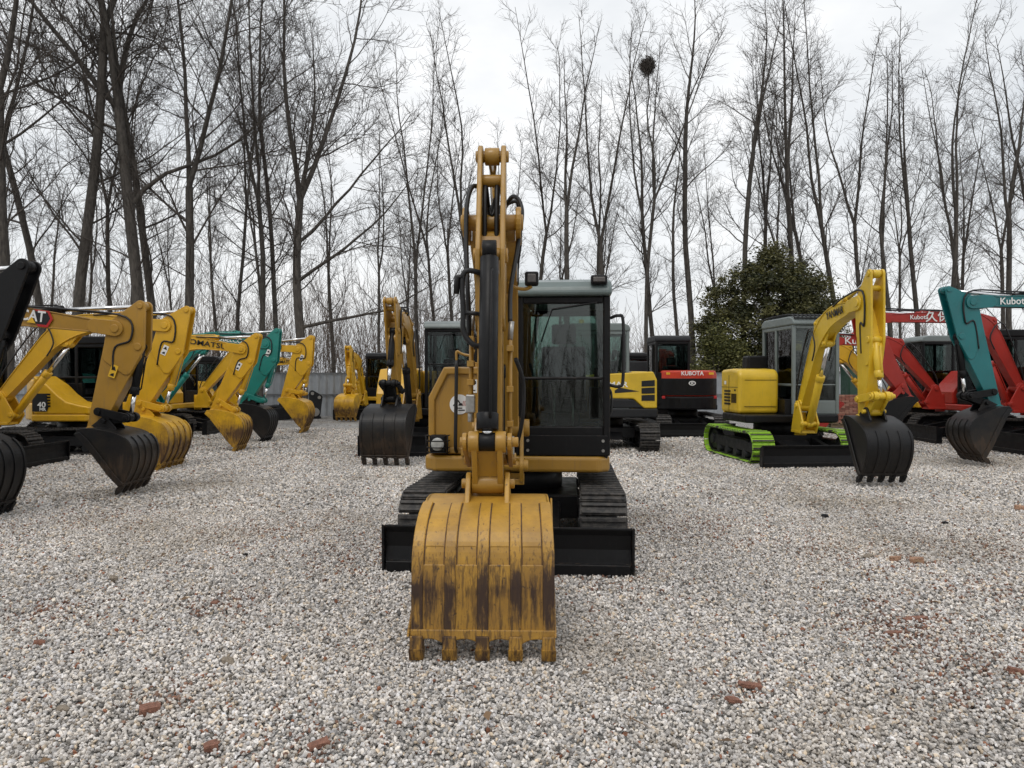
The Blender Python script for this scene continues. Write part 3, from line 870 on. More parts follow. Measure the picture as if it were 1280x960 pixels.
# raised border round the hood's front
o_ = [(-hw + .045, .84), (-hw + .045, hz - .28), (-hw + .19, hz - .002), (-.10, hz - .002), (-.10, .84)]
i_ = [(-hw + .105, .90), (-hw + .105, hz - .31), (-hw + .225, hz - .07), (-.14, hz - .07), (-.14, .90)]
MB().ring(o_, i_, xfh + .002, xfh + .030, 'x').build('hood_rim', M['gold'], hood, .012, 2)
RT, UP = (0, 1, 0), (0, 0, 1)
fx = xfh + .003
disc = plate(circ(.093, 32), (fx, -.53, 1.30), RT, UP, M['white'], hood, 'sticker')
arm_ = [(-.062, -.012), (-.050, .006), (-.020, .040), (-.008, .040), (.010, .012), (.022, .012), (.034, -.012), (-.012, -.012), (-.002, .010), (-.014, .026), (-.040, .0), (-.046, -.02)]
plate(arm_, (fx, -.53, 1.30), RT, UP, M['ink'], disc, 'emblem', .001, .0035)
for q in range(3):
    x0_ = .022 + q * .014
    plate([(x0_, -.014), (x0_ + .009, -.014), (x0_ + .023, .034), (x0_ + .014, .034)], (fx, -.53, 1.30), RT, UP, M['pink'], disc, 'emblem_stripe', .001, .0035)
for (a0, a1, b0, b1, mm) in ((-.026, .026, -.040, -.030, 'ink'), (-.052, -.018, -.060, -.049, 'redvinyl'), (-.012, .05, -.060, -.049, 'ink')):
    plate([(a0, b0), (a1, b0), (a1, b1), (a0, b1)], (fx, -.53, 1.30), RT, UP, M[mm], disc, 'print_line', .001, .0035)
wl = plate([(-.036, -.062), (.036, -.062), (.036, .062), (-.036, .062)], (fx, -.40, 1.47), RT, UP, M['white'], hood, 'label_plate')
plate([(-.026, .02), (.026, .02), (.026, .05), (-.026, .05)], (fx, -.40, 1.47), RT, UP, M['ink'], wl, 'print_block', .001, .0035)
plate([(-.026, -.045), (.020, -.045), (.020, -.035), (-.026, -.035)], (fx, -.40, 1.47), RT, UP, M['ink'], wl, 'print_line', .001, .0035)
# grab rail with the crank on top
MB().tube(smooth_path([(xfh + .02, -.555, .86), (xfh + .09, -.555, .93), (xfh + .09, -.550, 1.3), (xfh + .085, -.545, 1.71)], 5), .017, 10).build('grab_rail', M['rubber'], root)
cr = MB(); cr.tube(smooth_path([(xfh + .085, -.545, 1.70), (xfh + .085, -.545, 1.79), (xfh + .08, -.50, 1.77), (xfh + .08, -.43, 1.755), (xfh + .08, -.41, 1.78)], 4), .012, 8)
cr.tube([(xfh + .08, -.415, 1.75), (xfh + .08, -.405, 1.77), (xfh + .08, -.395, 1.80), (xfh + .08, -.405, 1.82)], [.008, .022, .022, .010], 10)
cr.build('crank', M['gold'], root)
fc = MB(); fc.cyl((.3, -.42, 1.63), (.3, -.42, 1.68), .06, 20); fc.cyl((.3, -.42, 1.68), (.3, -.42, 1.70), .045, 20)
fc.build('filler_cap', M['gold'], hood, .004)
# headlight with a wire guard, tread plate
hl = MB(); hl.box(xfh + .0, xfh + .10, -.80, -.64, .855, 1.02)
hb = hl.build('headlight', M['black'], root, .02)
ln = MB(); ln.tube([(xfh + .095, -.72, .935), (xfh + .112, -.72, .935), (xfh + .118, -.72, .935)], [.060, .060, .035], 20); ln.build('lamp_lens', M['lens'], hb)
gd = MB()
for z in (.86, .905, .965, 1.015): gd.tube([(xfh + .03, -.82, z), (xfh + .14, -.82, z), (xfh + .14, -.62, z), (xfh + .03, -.62, z)], .006, 6)
for y in (-.82, -.62): gd.tube([(xfh + .14, y, .85), (xfh + .14, y, 1.025)], .006, 6)
gd.build('lamp_guard', M['black'], hb)
tp = MB(); tp.box(xfh + .01, xfh + .12, -.50, -.22, .832, .90)
for k in range(6): tp.box(xfh + .014, xfh + .115, -.49 + k * .045, -.47 + k * .045, .902, .912)
tp.build('tread_plate', M['gold'], root, .006)
# bumper lip and cab's lower plate with bolts
bp = MB(); bp.box(.672, .684, .06, .84, .835, 1.02); pl_ = bp.build('cab_plate', M['black'], root, .006)
for y in (.11, .80):
    for z in (.88, .97): MB().cyl((.68, y, z), (.697, y, z), .014, 10).build('bolt', M['steel'], pl_)
# lamps on boom and cab, mirror rail
def lamp(Tm, p, w, h, name='work_lamp', arm=None, am=None):
    x, y, z = p
    m = MB(Tm); m.box(x - .05, x + .045, y - w / 2, y + w / 2, z - h / 2, z + h / 2)
    b_ = m.build(name, M['black'], root, .018, 3)
    m = MB(Tm); m.box(x + .04, x + .053, y - w / 2 + .02, y + w / 2 - .02, z - h / 2 + .02, z + h / 2 - .02); m.build('lamp_lens', M['lens_dim'], b_, .01)
    if arm: m = MB(Tm); m.tube(smooth_path(arm, 4), .014, 8); m.build('lamp_bracket', am, b_)
lamp(T, (1.86, .275, 2.30), .105, .105, 'work_lamp', [(1.84, .10, 2.28), (1.85, .15, 2.235), (1.85, .23, 2.225), (1.86, .275, 2.245)], M['gold'])
lamp(None, (.70, .76, 2.44), .15, .085)
MB().tube(smooth_path([(.60, .87, 2.10), (.63, .94, 2.12), (.63, .985, 2.06), (.63, .985, 1.55), (.63, .95, 1.47), (.60, .87, 1.48)], 5), .015, 8).build('grab_rail', M['rubber'], root)
# bucket cylinder guard, pipes and hoses along the stick
g_ = MB(T); sw = A['sw']
g_.tube(smooth_path([(2.66, -.03, 2.22), (2.70, -.14, 2.24), (2.70, -.175, 2.18), (2.70, -.17, 1.98), (2.70, -.165, 1.84), (2.70, -.10, 1.76), (2.68, -.04, 1.76)], 5), .018, 9)
g_.tube([(2.70, -.17, 1.97), (2.68, -.04, 1.96)], .014, 8)
g_.tube([(2.70, -.17, 2.2), (2.70, -.21, 2.20), (2.70, -.215, 2.09)], .020, 9)
g_.build('hose_guard', M['rubber'], root)
for y, za, zb in ((-.125, 1.42, 1.86), (.13, 1.15, 1.80)):
    pp = MB(T)
    for k in (0, 1):
        pp.tube([(2.66 - k * .035, y, za), (2.60 - k * .035, y, zb)], .015, 9)
    for zz in (za + .1, (za + zb) / 2, zb - .06): pp.box(2.57, 2.69, y - .022, y + .022, zz - .02, zz + .02)
    ppo = pp.build('hydraulic_pipe', M['gold'], root, .003, 1)
    ft = MB(T); ft.box(2.64, 2.70, y - .03, y + .03, za - .10, za + .02); ft.cyl((2.655, y, za - .16), (2.655, y, za - .09), .022, 8); ft.build('fitting', M['steel'], ppo, .008)
    MB(T).cyl((2.60, y, zb), (2.59, y + .01, zb + .12), .018, 8).build('fitting', M['steel'], ppo)
hs = MB(T)
hs.tube(smooth_path([(2.30, -.06, 2.86), (2.40, -.13, 2.86), (2.46, -.165, 2.72), (2.52, -.165, 2.45), (2.60, -.15, 2.15), (2.62, -.14, 1.82)], 7), .016, 9)
for y in (-.045, .035):
    hs.tube(smooth_path([(2.10, y * .5, 2.62), (2.24, y, 2.86), (2.36, y, 2.88), (2.44, y, 2.78), (2.47, y, 2.55), (2.46, y, 2.42)], 7), .016, 9)
hs.tube(smooth_path([(2.36, -.02, 2.72), (2.40, 0, 2.66), (2.36, .03, 2.74)], 5), .013, 8)
hs.tube(smooth_path([(2.05, .05, 2.74), (2.20, .14, 2.84), (2.30, .205, 2.72), (2.34, .175, 2.45), (2.44, .13, 2.15), (2.58, .13, 1.92)], 7), .016, 9)
hs.tube(smooth_path([(2.0, .04, 2.80), (2.02, .17, 2.84), (1.92, .19, 2.60), (1.75, .165, 2.42), (1.55, .16, 2.30)], 7), .015, 8)
hs.tube(smooth_path([(1.7, .15, 1.70), (1.6, .21, 1.50), (1.55, .20, 1.2), (1.4, .15, .98)], 6), .017, 8)
hs.build('hose', M['rubber'], root)
# dark boom sheath seen between the stick plates, decals on the boom
plate([(-.07, -.16), (.05, -.16), (.05, .10), (-.02, .16), (-.07, .16)], T @ Vector((2.02, A['bw'] / 2 + .003, 2.42)), T.to_3x3() @ Vector((-1, 0, .1)), T.to_3x3() @ Vector((-.1, 0, -1)), M['white'], A['boom'], 'boom_decal', .002)
MB(T).pin(1.15, 1.12, .18, .26, .075, 18).build('bracket_pin', M['gold'], root, .01); MB(T).pin(1.35, .82, .17, .25, .05, 16).build('bracket_pin', M['gold'], root, .01)

# second ochre machine behind on the left, black bucket
C = colours('gold', 'bucket_dark', boomcyl='black', bucketcyl='black', armcyl='black', link='black', roof='grey', tooth='bucket_dark', body='amber', blade='black', deck='black')
r2, A2, I2 = make_machine('mini_excavator', (-1.92, 15.9, 0), R(-90), 'ochre excavator with a black toothed bucket, behind and left of the middle machine', 1.1, C,
    dict(F=(1.25, 1.22), B=(1.85, 2.68), P=(2.55, 2.62), T=(2.98, 2.92), Cp=(2.80, 2.40), K=(2.72, .98)),
    dict(swing=-5, kx=1.1, ky=-.10, bucket_s=1.0, bucket_w=.74, cab_y=(.07, 1.02), cab_top=2.50, hood_top=1.6, sill=.17, mid=.5, group='excavators facing the camera'))
pc = A2['path'][-5]
lettering('CAT', .14, A2['T'] @ Vector((A2['top'][-6][0], 0, A2['top'][-6][1] + .03)), A2['T'].to_3x3() @ Vector((0, 1, 0)), (0, 0, 1), M['white'], A2['boom'], .17, .02)
plate([(-.13, -.09), (.13, -.09), (.13, .09), (-.13, .09)], A2['T'] @ Vector((A2['top'][-6][0] - .012, 0, A2['top'][-6][1] + .03)), A2['T'].to_3x3() @ Vector((0, 1, 0)), (0, 0, 1), M['ink'], A2['boom'], 'name_plate', .006)
# small yellow machine far behind
C = colours('amber', 'bucket_amber', roof='charcoal', tooth='bucket_amber')
r3, A3, I3 = make_machine('mini_excavator', (-5.55, 28.0, 0), R(-90), 'small amber excavator with amber bucket, farthest back in front of the grey metal fence', 1.0, C,
    dict(F=(1.15, 1.0), B=(1.7, 2.25), P=(2.2, 2.35), T=(2.5, 2.62), Cp=(2.4, 2.0), K=(2.15, .90)),
    dict(swing=-10, bucket_s=1.0, cab_top=2.5, cab_y=(.0, .865), sill=.2, group='excavators facing the camera', detail=False))

# ------------------------------------------------------------------ left row, facing right
def left_machine(Fx, Y, d, label, s, C, o, yaw=0):
    X0 = Fx - 1.2 * s
    o.setdefault('group', 'excavators in the row on the left')
    o.setdefault('kx', 1.05 * s)
    return make_machine('mini_excavator', (X0, Y, 0), R(yaw), label, s, C, conv(X0, 1, d), o)
# black armed machine at the picture's left edge
C = colours('charcoal', 'bucket_black', tooth='black', arm='black', body='amber', deck='black')
left_machine(-8.0, 7.9, dict(F=(-8.0, 1.15), B=(-7.25, 2.65), P=(-5.84, 2.26), T=(-5.30, 2.76), Cp=(-5.60, 2.02), K=(-6.36, .88)),
    'excavator with black arm and black bucket, cut off by the left picture edge', 1.08, C, dict(bucket_w=.62, bucket_s=.97, bucket_a=.04))
# ochre beam, black bucket
C = colours('gold', 'bucket_dark', armcyl='black', bucketcyl='black', tooth='bucket_dark', link='black')
rL2, AL2, _ = left_machine(-7.95, 9.65, dict(F=(-7.95, 1.15), B=(-7.15, 2.45), P=(-5.25, 2.20), T=(-4.93, 2.50), Cp=(-4.96, 1.96), K=(-5.58, .82)),
    'ochre armed excavator with a black bucket, right behind the black armed machine', 1.0, C, dict(bucket_w=.70, bucket_s=.90, bend=.6))
a_, b_ = AL2['path'][-4], AL2['path'][-1]
(dd, _) = unit(a_, b_)
cpos = Vector((-6.33 - (-7.95 - 1.2), -AL2['bw'] / 2 - .003, 2.335))
hx = plate([(.06, -.10), (.19, -.10), (.25, .02), (.19, .12), (-.02, .12), (.02, .10), (.17, .10), (.215, .02), (.17, -.07), (.04, -.07)], cpos + Vector((0, -.002, 0)), (1, 0, -.12), (.12, 0, 1), M['redvinyl'], AL2['boom'], 'emblem', .003)
plate([(-.02, .095), (.165, .095), (.21, .02), (.165, -.068), (.02, -.068)], cpos, (1, 0, -.12), (.12, 0, 1), M['ink'], AL2['boom'], 'emblem', .003)
lettering('CAT', .20, cpos + Vector((-.02, -.006, .03)), (1, 0, -.12), (.12, 0, 1), M['white'], AL2['boom'], .34, .02)
plate([(-.06, -.06), (.06, -.06), (0, .02)], cpos + Vector((-.03, -.008, 0)), (1, 0, -.12), (.12, 0, 1), M['yellowvinyl'], AL2['boom'], 'emblem', .002)
# bright yellow 1
C = colours('amber', 'bucket_amber', tooth='bucket_amber', strip='strip_amber')
rL3, AL3, _ = left_machine(-8.75, 12.4, dict(F=(-8.75, 1.22), B=(-7.62, 2.52), P=(-5.92, 2.44), T=(-5.56, 2.70), Cp=(-5.70, 2.0), K=(-6.48, .84)),
    'bright yellow excavator whose large scraped yellow bucket stands right behind the black bucket', 1.02, C, dict(bucket_w=.86, bucket_s=1.0, bend=.6))
# bright yellow 2 with the slope hood and numbers
C = colours('amber', 'bucket_amber', tooth='bucket_amber', strip='strip_amber')
rL4, AL4, IL4 = left_machine(-8.0, 15.3, dict(F=(-8.0, 1.15), B=(-7.05, 2.35), P=(-5.71, 2.15), T=(-5.40, 2.42), Cp=(-5.53, 1.90), K=(-6.33, .80)),
    'bright yellow excavator with black lettering on its boom, third yellow bucket in the left row', .98, C, dict(bucket_w=.58, bucket_s=.97, hood='slope', bend=.5))
s4 = .98
boom_text(AL4, rL4, 'KOMATSU', .78, .15, -1, M['ink'], .92)
hy = -IL4['hw'] + .006
pb = plate([(-.16, -.19), (.13, -.19), (.16, -.12), (.13, .17), (-.16, .17)], (-.30, hy, 1.06), (1, 0, 0), (0, 0, 1), M['ink'], IL4['hood'], 'name_plate', .004, .002)
lettering('40', .15, (-.27, hy - .008, 1.00), (1, 0, 0), (0, 0, 1), M['white'], pb, .17, .02)
lettering('MR', .09, (-.25, hy - .008, .91), (1, 0, 0), (0, 0, 1), M['white'], pb, .13, .02)
# sea green
C = colours('seagreen', 'bucket_black', tooth='black')
rL5, AL5, _ = left_machine(-8.75, 17.6, dict(F=(-8.75, 1.15), B=(-7.55, 2.55), P=(-5.99, 2.36), T=(-5.72, 2.68), Cp=(-5.80, 1.98), K=(-6.57, .84)),
    'sea green excavator with a black bucket between two yellow machines in the left row', 1.02, C, dict(bucket_w=.60, bucket_s=.98))
boom_text(AL5, rL5, 'KOBELCO', .92, .16, -1, M['white'], .70)
# bright yellow 3 and one more behind it
C = colours('amber', 'bucket_amber', tooth='bucket_amber', strip='strip_amber')
rL6, AL6, _ = left_machine(-8.64, 20.2, dict(F=(-8.64, 1.19), B=(-7.55, 2.45), P=(-5.98, 2.34), T=(-5.62, 2.66), Cp=(-5.68, 1.95), K=(-6.40, .92)),
    'bright yellow excavator whose bucket stands just right of the sea green machine', 1.02, C, dict(bucket_w=.60, bucket_s=1.02, detail=False))
boom_text(AL6, rL6, 'KOMATSU', .88, .17, -1, M['ink'], .85)
rL7, AL7, _ = left_machine(-8.9, 23.0, dict(F=(-8.9, 1.05), B=(-8.1, 2.05), P=(-6.75, 2.05), T=(-6.52, 2.25), Cp=(-6.55, 1.7), K=(-7.02, .85)),
    'mostly hidden yellow excavator with a low lettered boom, far end of the left row', .9, C, dict(bucket_w=.6, bucket_s=.9, detail=False))
boom_text(AL7, rL7, 'KOMATSU', .52, .14, -1, M['ink'], .56)
STICKS = [(q, r, (q['K']), q['P'], q['Cp'], t) for q, r, t in ((AL2, rL2, .36), (AL3, rL3, .16), (AL4, rL4, .20), (AL5, rL5, .03), (AL6, rL6, .05))]
# warning decals on the sticks of the row
for (AA, rr, K_, P_, C_, t) in STICKS:
    c_ = lerp(lerp(P_, C_, .45), K_, t)
    (d_, _) = unit(K_, lerp(P_, C_, .45))
    y_ = -AA['sw'] / 2 - .014
    dp = plate([(-.045, -.085), (.045, -.085), (.045, .085), (-.045, .085)], (c_[0], y_, c_[1]), (d_[1], 0, -d_[0]), (d_[0], 0, d_[1]), M['yellowvinyl'] if t > .3 else M['white'], AA['stick'], 'warning_decal', .003)
    plate([(-.034, .015), (.034, .015), (0, .07)], (c_[0], y_ - .0035, c_[1]), (d_[1], 0, -d_[0]), (d_[0], 0, d_[1]), M['ink'], dp, 'warning_sign', .001)
    plate([(-.03, -.065), (.03, -.065), (.02, -.02), (-.01, -.035)], (c_[0], y_ - .0035, c_[1]), (d_[1], 0, -d_[0]), (d_[0], 0, d_[1]), M['ink'], dp, 'warning_sign', .001)

# ------------------------------------------------------------------ right side
C = colours('lemon', 'bucket_black', cab='grey', roof='grey', tooth='black', glass='glass', cw='lemon', deck='black', blade='black')
rY, AY, IY = make_machine('mini_excavator', (5.17, 14.05, 0), R(-86), 'lemon yellow excavator with grey cab, lime green track pads and a black bucket', 1.04, C,
    dict(F=(1.16, 1.05), B=(2.02, 2.52), P=(3.34, 2.66), T=(3.62, 3.05), Cp=(3.62, 2.10), K=(3.38, .92)),
    dict(swing=-3.5, bucket_s=.90, bucket_a=-.12, bucket_w=.63, slim=.9, kx=1.0, cab_top=2.60, cab_y=(.02, .89), cab_x=(-.72, .60), hood_top=1.66, hood='box', cw_top=1.62, sill=.14, mid=.30, bend=.6, group='excavators on the right'))
boom_text(AY, rY, 'YANMAR', .80, .17, -1, M['ink'], .60)
# lime pads on the tracks
for ch in list(rY.children):
    if ch.name.startswith('track'):
        ch.data.materials.append(M['limetrack'])
        me = ch.data
        nn = len(me.polygons)
        idx = [0 if abs(me.polygons[k].normal.y) > .8 or (k % 18) >= 12 or (k // 18) % 11 == 4 else 1 for k in range(nn)]
        me.polygons.foreach_set('material_index', idx)
ph = MB(); yh = -IY['hw']
for (xa, xb, za, zb) in ((-.56, .27, 1.36, 1.368), (-.18, -.172, .90, 1.60)): ph.box(xa, xb, yh + .004, yh + .016, za, zb)
for k in range(6): ph.box(-.05 + k * .045, -.025 + k * .045, yh + .004, yh + .016, 1.06, 1.24)
ph.box(.10, .17, yh + .003, yh + .018, 1.29, 1.325)
ph.build('panel_seam', M['black'], IY['hood'])
ph = MB()
for z in (1.0, 1.5): ph.box(.325, .336, -.78, -.15, z, z + .008)
ph.build('panel_seam', M['black'], IY['hood'])
plate([(-.05, -.035), (.05, -.035), (.05, .035), (-.05, .035)], (-.36, yh + .003, 1.45), (1, 0, 0), (0, 0, 1), M['white'], IY['hood'], 'label_plate')
bx_ = MB(); bx_.box(-.46, -.14, -.52, -.12, 1.70, 1.98); bx_.cyl((-.3, -.3, 1.6), (-.3, -.3, 1.72), .05)
bx_.build('air_filter', M['black'], rY, .04, 3)
rg = MB()
for k in range(11):
    y = .05 + k * .08
    rg.tube(smooth_path([(-.70, y, 2.70), (-.55, y, 2.745), (.40, y, 2.745), (.66, y, 2.66)], 4), .014, 6)
rg.tube([(.66, .03, 2.66), (.66, .88, 2.66)], .018, 6); rg.tube([(-.70, .03, 2.70), (-.70, .88, 2.70)], .018, 6)
rg.build('roof_guard', M['black'], rY)

# yellow machine half hidden behind the main cab, upper body turned sideways
C = colours('lemon', None or 'bucket_black', cab='grey', roof='grey', cw='lemon', deck='charcoal', glass='glass')
rV, AV, IV = make_machine('mini_excavator', (2.05, 16.15, 0), R(180), 'lemon yellow excavator turned sideways, half hidden behind the cab of the middle machine', 1.04, C, None,
    dict(uc_rot=R(-90), cab_x=(-.42, .9), cab_top=2.6, cw_top=1.62, group='excavators behind the middle machine'))
sv = 1.04
vp = MB()
vp.prism([(-.98 * sv, .90), (-.98 * sv, 1.50), (-.90 * sv, 1.68), (.6 * sv, 1.60), (.6 * sv, 1.12), (-.5 * sv, 1.10), (-.72 * sv, .90)], .66 * sv, .90 * sv)
vpo = vp.build('side_cover', M['lemon'], rV, .03, 3)
vp = MB()
for k in range(3): vp.prism([(-.93 * sv, 1.06 + k * .155), (-.93 * sv, 1.19 + k * .155), (-.66 * sv, 1.18 + k * .15), (-.66 * sv, 1.06 + k * .15)], .90 * sv, .90 * sv + .01)
vp.build('grille', M['charcoal'], vpo, .01)
vp = MB(); vp.box(-1.0 * sv, .7 * sv, .60 * sv, .895 * sv, .70, .895); vp.prism([(-.72 * sv, .90), (.7, .90), (.7, 1.10), (-.5 * sv, 1.095)], .60 * sv, .88 * sv)
vp.build('lower_cover', M['charcoal'], rV, .03)
yy = .90 * sv + .003
lettering('YANMAR', .16, (.02, yy, 1.40), (-1, 0, 0), (0, 0, 1), M['white'], vpo, .85, .02)
plate([(.10, -.06), (.62, -.02), (.20, .06), (.10, .0)], (-.02, yy - .002, 1.28), (-1, 0, 0), (0, 0, 1), M['ink'], vpo, 'decal', .003)
MB().cyl((.55, .6, 2.6), (.55, .6, 2.80), .07, 16, .055).build('beacon', M['yellowvinyl'], rV)

# dark red-and-black machine seen from behind
C = colours('orangered', 'bucket_black', cab='black', cw='black', deck='black', roof='charcoal', glass='darkglass')
rK, AK, IK = make_machine('mini_excavator', (4.80, 20.25, 0), R(90), 'red and black excavator seen from behind with white letters on its red engine cover', .98, C,
    dict(F=(1.15, 1.1), B=(1.7, 2.3), P=(2.5, 2.2), T=(2.7, 2.4), Cp=(2.65, 1.9), K=(2.5, .9)),
    dict(uc_rot=R(180), cab_top=2.76, cab_x=(-.62, .66), cab_y=(-.06, .90), cw_top=1.78, hood_top=1.70, detail=False, group='excavators behind the middle machine', hoses=False))
xr = -IK['Rr'] * .975
RR, UU = (0, -1, 0), (0, 0, 1)
rb = MB()
arc = [(xr * math.cos(R(a)) - .012, -xr * math.sin(R(a)) * 1.0) for a in range(-60, 61, 4)]
rb.prism_z(arc + [(p[0] + .05, p[1]) for p in arc[::-1]], 1.07, 1.53)
rbo = rb.build('rear_panel', M['black'], rK, .015)
lettering('KUBOTA', .155, (xr - .02, -.03, 1.66), RR, UU, M['white'], rK, .60, .02)
em = plate(circ(.095, 28, ry=.062), (xr - .014, -.03, 1.40), RR, UU, M['white'], rbo, 'emblem', .004)
plate(circ(.068, 28, ry=.040), (xr - .019, -.03, 1.40), RR, UU, M['ink'], em, 'emblem_field', .002)
plate([(-.03, -.03), (-.012, -.03), (-.012, -.004), (.02, -.03), (.042, -.03), (.006, .0), (.04, .03), (.018, .03), (-.012, .006), (-.012, .03), (-.03, .03)], (xr - .022, -.03, 1.40), RR, UU, M['white'], em, 'emblem_letter', .002)
for sg in (-1, 1):
    plate([(-.07, -.03), (.07, -.03), (.07, .03), (-.07, .03)], (xr * .80, sg * .60, 1.66), (.5 * sg, -1, 0) if sg < 0 else (.5, -1, 0), UU, M['yellowvinyl'], rK, 'warning_decal', .004, .05)
    m = MB(); m.box(-.80, -.74, sg * .70 - .04, sg * .70 + .04, .98, 1.05); m.build('tail_lamp', M['redvinyl'], rK, .01)

# right row, facing left
def right_machine(Fx, Y, d, label, s, C, o, yaw=180):
    X0 = Fx + 1.2 * s
    o.setdefault('group', 'excavators on the right'); o.setdefault('kx', 1.05 * s)
    return make_machine('mini_excavator', (X0, Y, 0), R(yaw), label, s, C, conv(X0, -1, d), o)
C = colours('teal', 'bucket_dark', armcyl='black', tooth='bucket_dark', link='black', bucketcyl='black')
rT, AT, _ = right_machine(11.0, 12.8, dict(F=(11.0, 1.2), B=(10.2, 2.92), P=(8.10, 2.88), T=(7.69, 3.10), Cp=(7.92, 2.28), K=(8.58, .98)),
    'teal excavator arm with a brown stained dark bucket, nearest on the right side', 1.12, C, dict(bucket_w=.62, bucket_s=.86, bucket_a=-.2, slim=.78, boom_h=.8))
boom_text(AT, rT, 'Kubota', .74, .17, 1, M['white'], .50)
C = colours('red', 'bucket_black', deck='red', cab='black')
rR, AR, _ = right_machine(10.75, 15.3, dict(F=(10.75, 1.33), B=(9.98, 2.85), P=(7.60, 2.80), T=(7.28, 2.98), Cp=(7.45, 2.25), K=(8.40, 1.08)),
    'red excavator with white boom letters, its red arm passing behind the teal arm', 1.12, C, dict(bucket_w=.55, bucket_s=.8, slim=.8, boom_h=.78))
boom_text(AR, rR, 'Kubota', .98, .13, 1, M['white'], .38)
boom_text(AR, rR, '久保田', 1.50, .26, 1, M['white'], .76)
C = colours('red', 'bucket_red', deck='red', cab='black')
rQ, AQ, _ = right_machine(10.4, 17.8, dict(F=(10.4, 1.28), B=(9.35, 2.46), P=(7.75, 2.44), T=(7.45, 2.72), Cp=(7.50, 2.0), K=(8.0, .9)),
    'red excavator with black cab and tan seat, behind the red arm and the teal arm', 1.08, C, dict(bucket_w=.6, bucket_s=.8, seat=M['brownseat'], slim=.8, boom_h=.8))
boom_text(AQ, rQ, 'Kubota', .82, .23, 1, M['white'], .80)
C = colours('amber', 'bucket_amber', cab='black', roof='grey')
rP, AP, _ = right_machine(10.4, 20.2, dict(F=(10.4, 1.05), B=(9.2, 2.40), P=(7.65, 2.40), T=(7.4, 2.65), Cp=(7.45, 1.9), K=(8.0, .9)),
    'yellow excavator farthest back on the right, its boom showing behind the lemon yellow arm', 1.08, C, dict(bucket_w=.6, detail=False))
# dark machine behind, between the sideways lemon one and the red one
C = colours('charcoal', 'bucket_black', cab='black', arm='black')
make_machine('mini_excavator', (4.35, 25.0, 0), R(95), 'black excavator far behind, showing between the sideways lemon machine and the red one', 1.0, C,
    dict(F=(1.15, 1.1), B=(1.7, 2.3), P=(2.4, 2.2), T=(2.6, 2.5), Cp=(2.6, 1.9), K=(2.4, .9)),
    dict(cab_y=(-.3, .5), cab_top=2.4, hood_top=2.0, cw_top=2.1, detail=False, hoses=False, group='excavators behind the middle machine'))

# ------------------------------------------------------------------ ground and gravel
rng = np.random.default_rng(11)
def ground_material():
    m, nt, b = nodes('crushed_stone_ground')
    v = coords(nt, (1, 1, 1))
    vo = N(nt, 'ShaderNodeTexVoronoi', Scale=34.0); nt.links.new(v, vo.inputs['Vector'])
    ve = N(nt, 'ShaderNodeTexVoronoi', Scale=34.0); ve.feature = 'DISTANCE_TO_EDGE'; nt.links.new(v, ve.inputs['Vector'])
    sx = nt.nodes.new('ShaderNodeSeparateXYZ'); nt.links.new(vo.outputs['Color'], sx.inputs[0])
    tone = ramp(nt, sx.outputs[0], [(0., (.20, .195, .185)), (.3, (.38, .37, .35)), (.65, (.54, .53, .51)), (.9, (.70, .69, .67)), (1., (.82, .81, .79))])
    redm = ramp(nt, sx.outputs[1], [(.975, 0.), (.985, 1.)])
    tone = mixc(nt, redm, tone, (.27, .11, .06))
    gap = ramp(nt, ve.outputs['Distance'], [(0., .35), (.12, 1.)])
    dark = mixc(nt, 1., tone, gap, 'MULTIPLY')
    big = ramp(nt, noise(nt, v, .35, 5, .6), [(.46, 0.), (.70, .55)])
    c = mixc(nt, big, dark, (.26, .215, .16), 'MIX')
    # leaf litter and soil beyond the fence
    sep = nt.nodes.new('ShaderNodeSeparateXYZ'); nt.links.new(v, sep.inputs[0])
    far = ramp(nt, sep.outputs[1], [(0., 0.), (1., 1.)])
    mr = N(nt, 'ShaderNodeMapRange'); mr.inputs[1].default_value = 29.2; mr.inputs[2].default_value = 30.2
    nt.links.new(sep.outputs[1], mr.inputs[0])
    c = mixc(nt, mr.outputs[0], c, (.11, .085, .06))
    nt.links.new(c, b.inputs['Base Color']); b.inputs['Roughness'].default_value = .9
    h = N(nt, 'ShaderNodeMath', operation='ADD'); nt.links.new(gap, h.inputs[0]); nt.links.new(noise(nt, v, 60, 4), h.inputs[1])
    bump(nt, b, h.outputs[0], .9, .02)
    return m
gs = 400.
V = np.array([(-gs, -gs, -.012), (gs, -gs, -.012), (gs, gs, -.012), (-gs, gs, -.012)]); F_ = np.array([(0, 1, 2, 3)])
g = np_mesh('ground', V, F_, ground_material()); g['kind'] = 'structure'

def stone_mat():
    m, nt, b = nodes('crushed_stone')
    a = nt.nodes.new('ShaderNodeAttribute'); a.attribute_name = 'Tone'
    v = coords(nt)
    c = mixc(nt, ramp(nt, noise(nt, v, 90, 4, .7), [(.35, 0.), (.7, 1.)]), (.78, .77, .75), (1.12, 1.12, 1.12))
    c2 = mixc(nt, 1., a.outputs['Color'], c, 'MULTIPLY')
    big = ramp(nt, noise(nt, v, .35, 5, .6), [(.50, 0.), (.70, .62)])
    c3 = mixc(nt, big, c2, (.30, .25, .185))
    lane = ramp(nt, noise(nt, coords(nt, (.9, .28, 1)), .8, 4, .6), [(.30, .80), (.70, 1.12)])
    c3 = mixc(nt, 1., c3, lane, 'MULTIPLY')
    nt.links.new(c3, b.inputs['Base Color']); b.inputs['Roughness'].default_value = .85
    return m
STONE = stone_mat()
phi = (1 + 5 ** .5) / 2
ICO_V = np.array([(-1, phi, 0), (1, phi, 0), (-1, -phi, 0), (1, -phi, 0), (0, -1, phi), (0, 1, phi), (0, -1, -phi), (0, 1, -phi), (phi, 0, -1), (phi, 0, 1), (-phi, 0, -1), (-phi, 0, 1)]) / 1.9
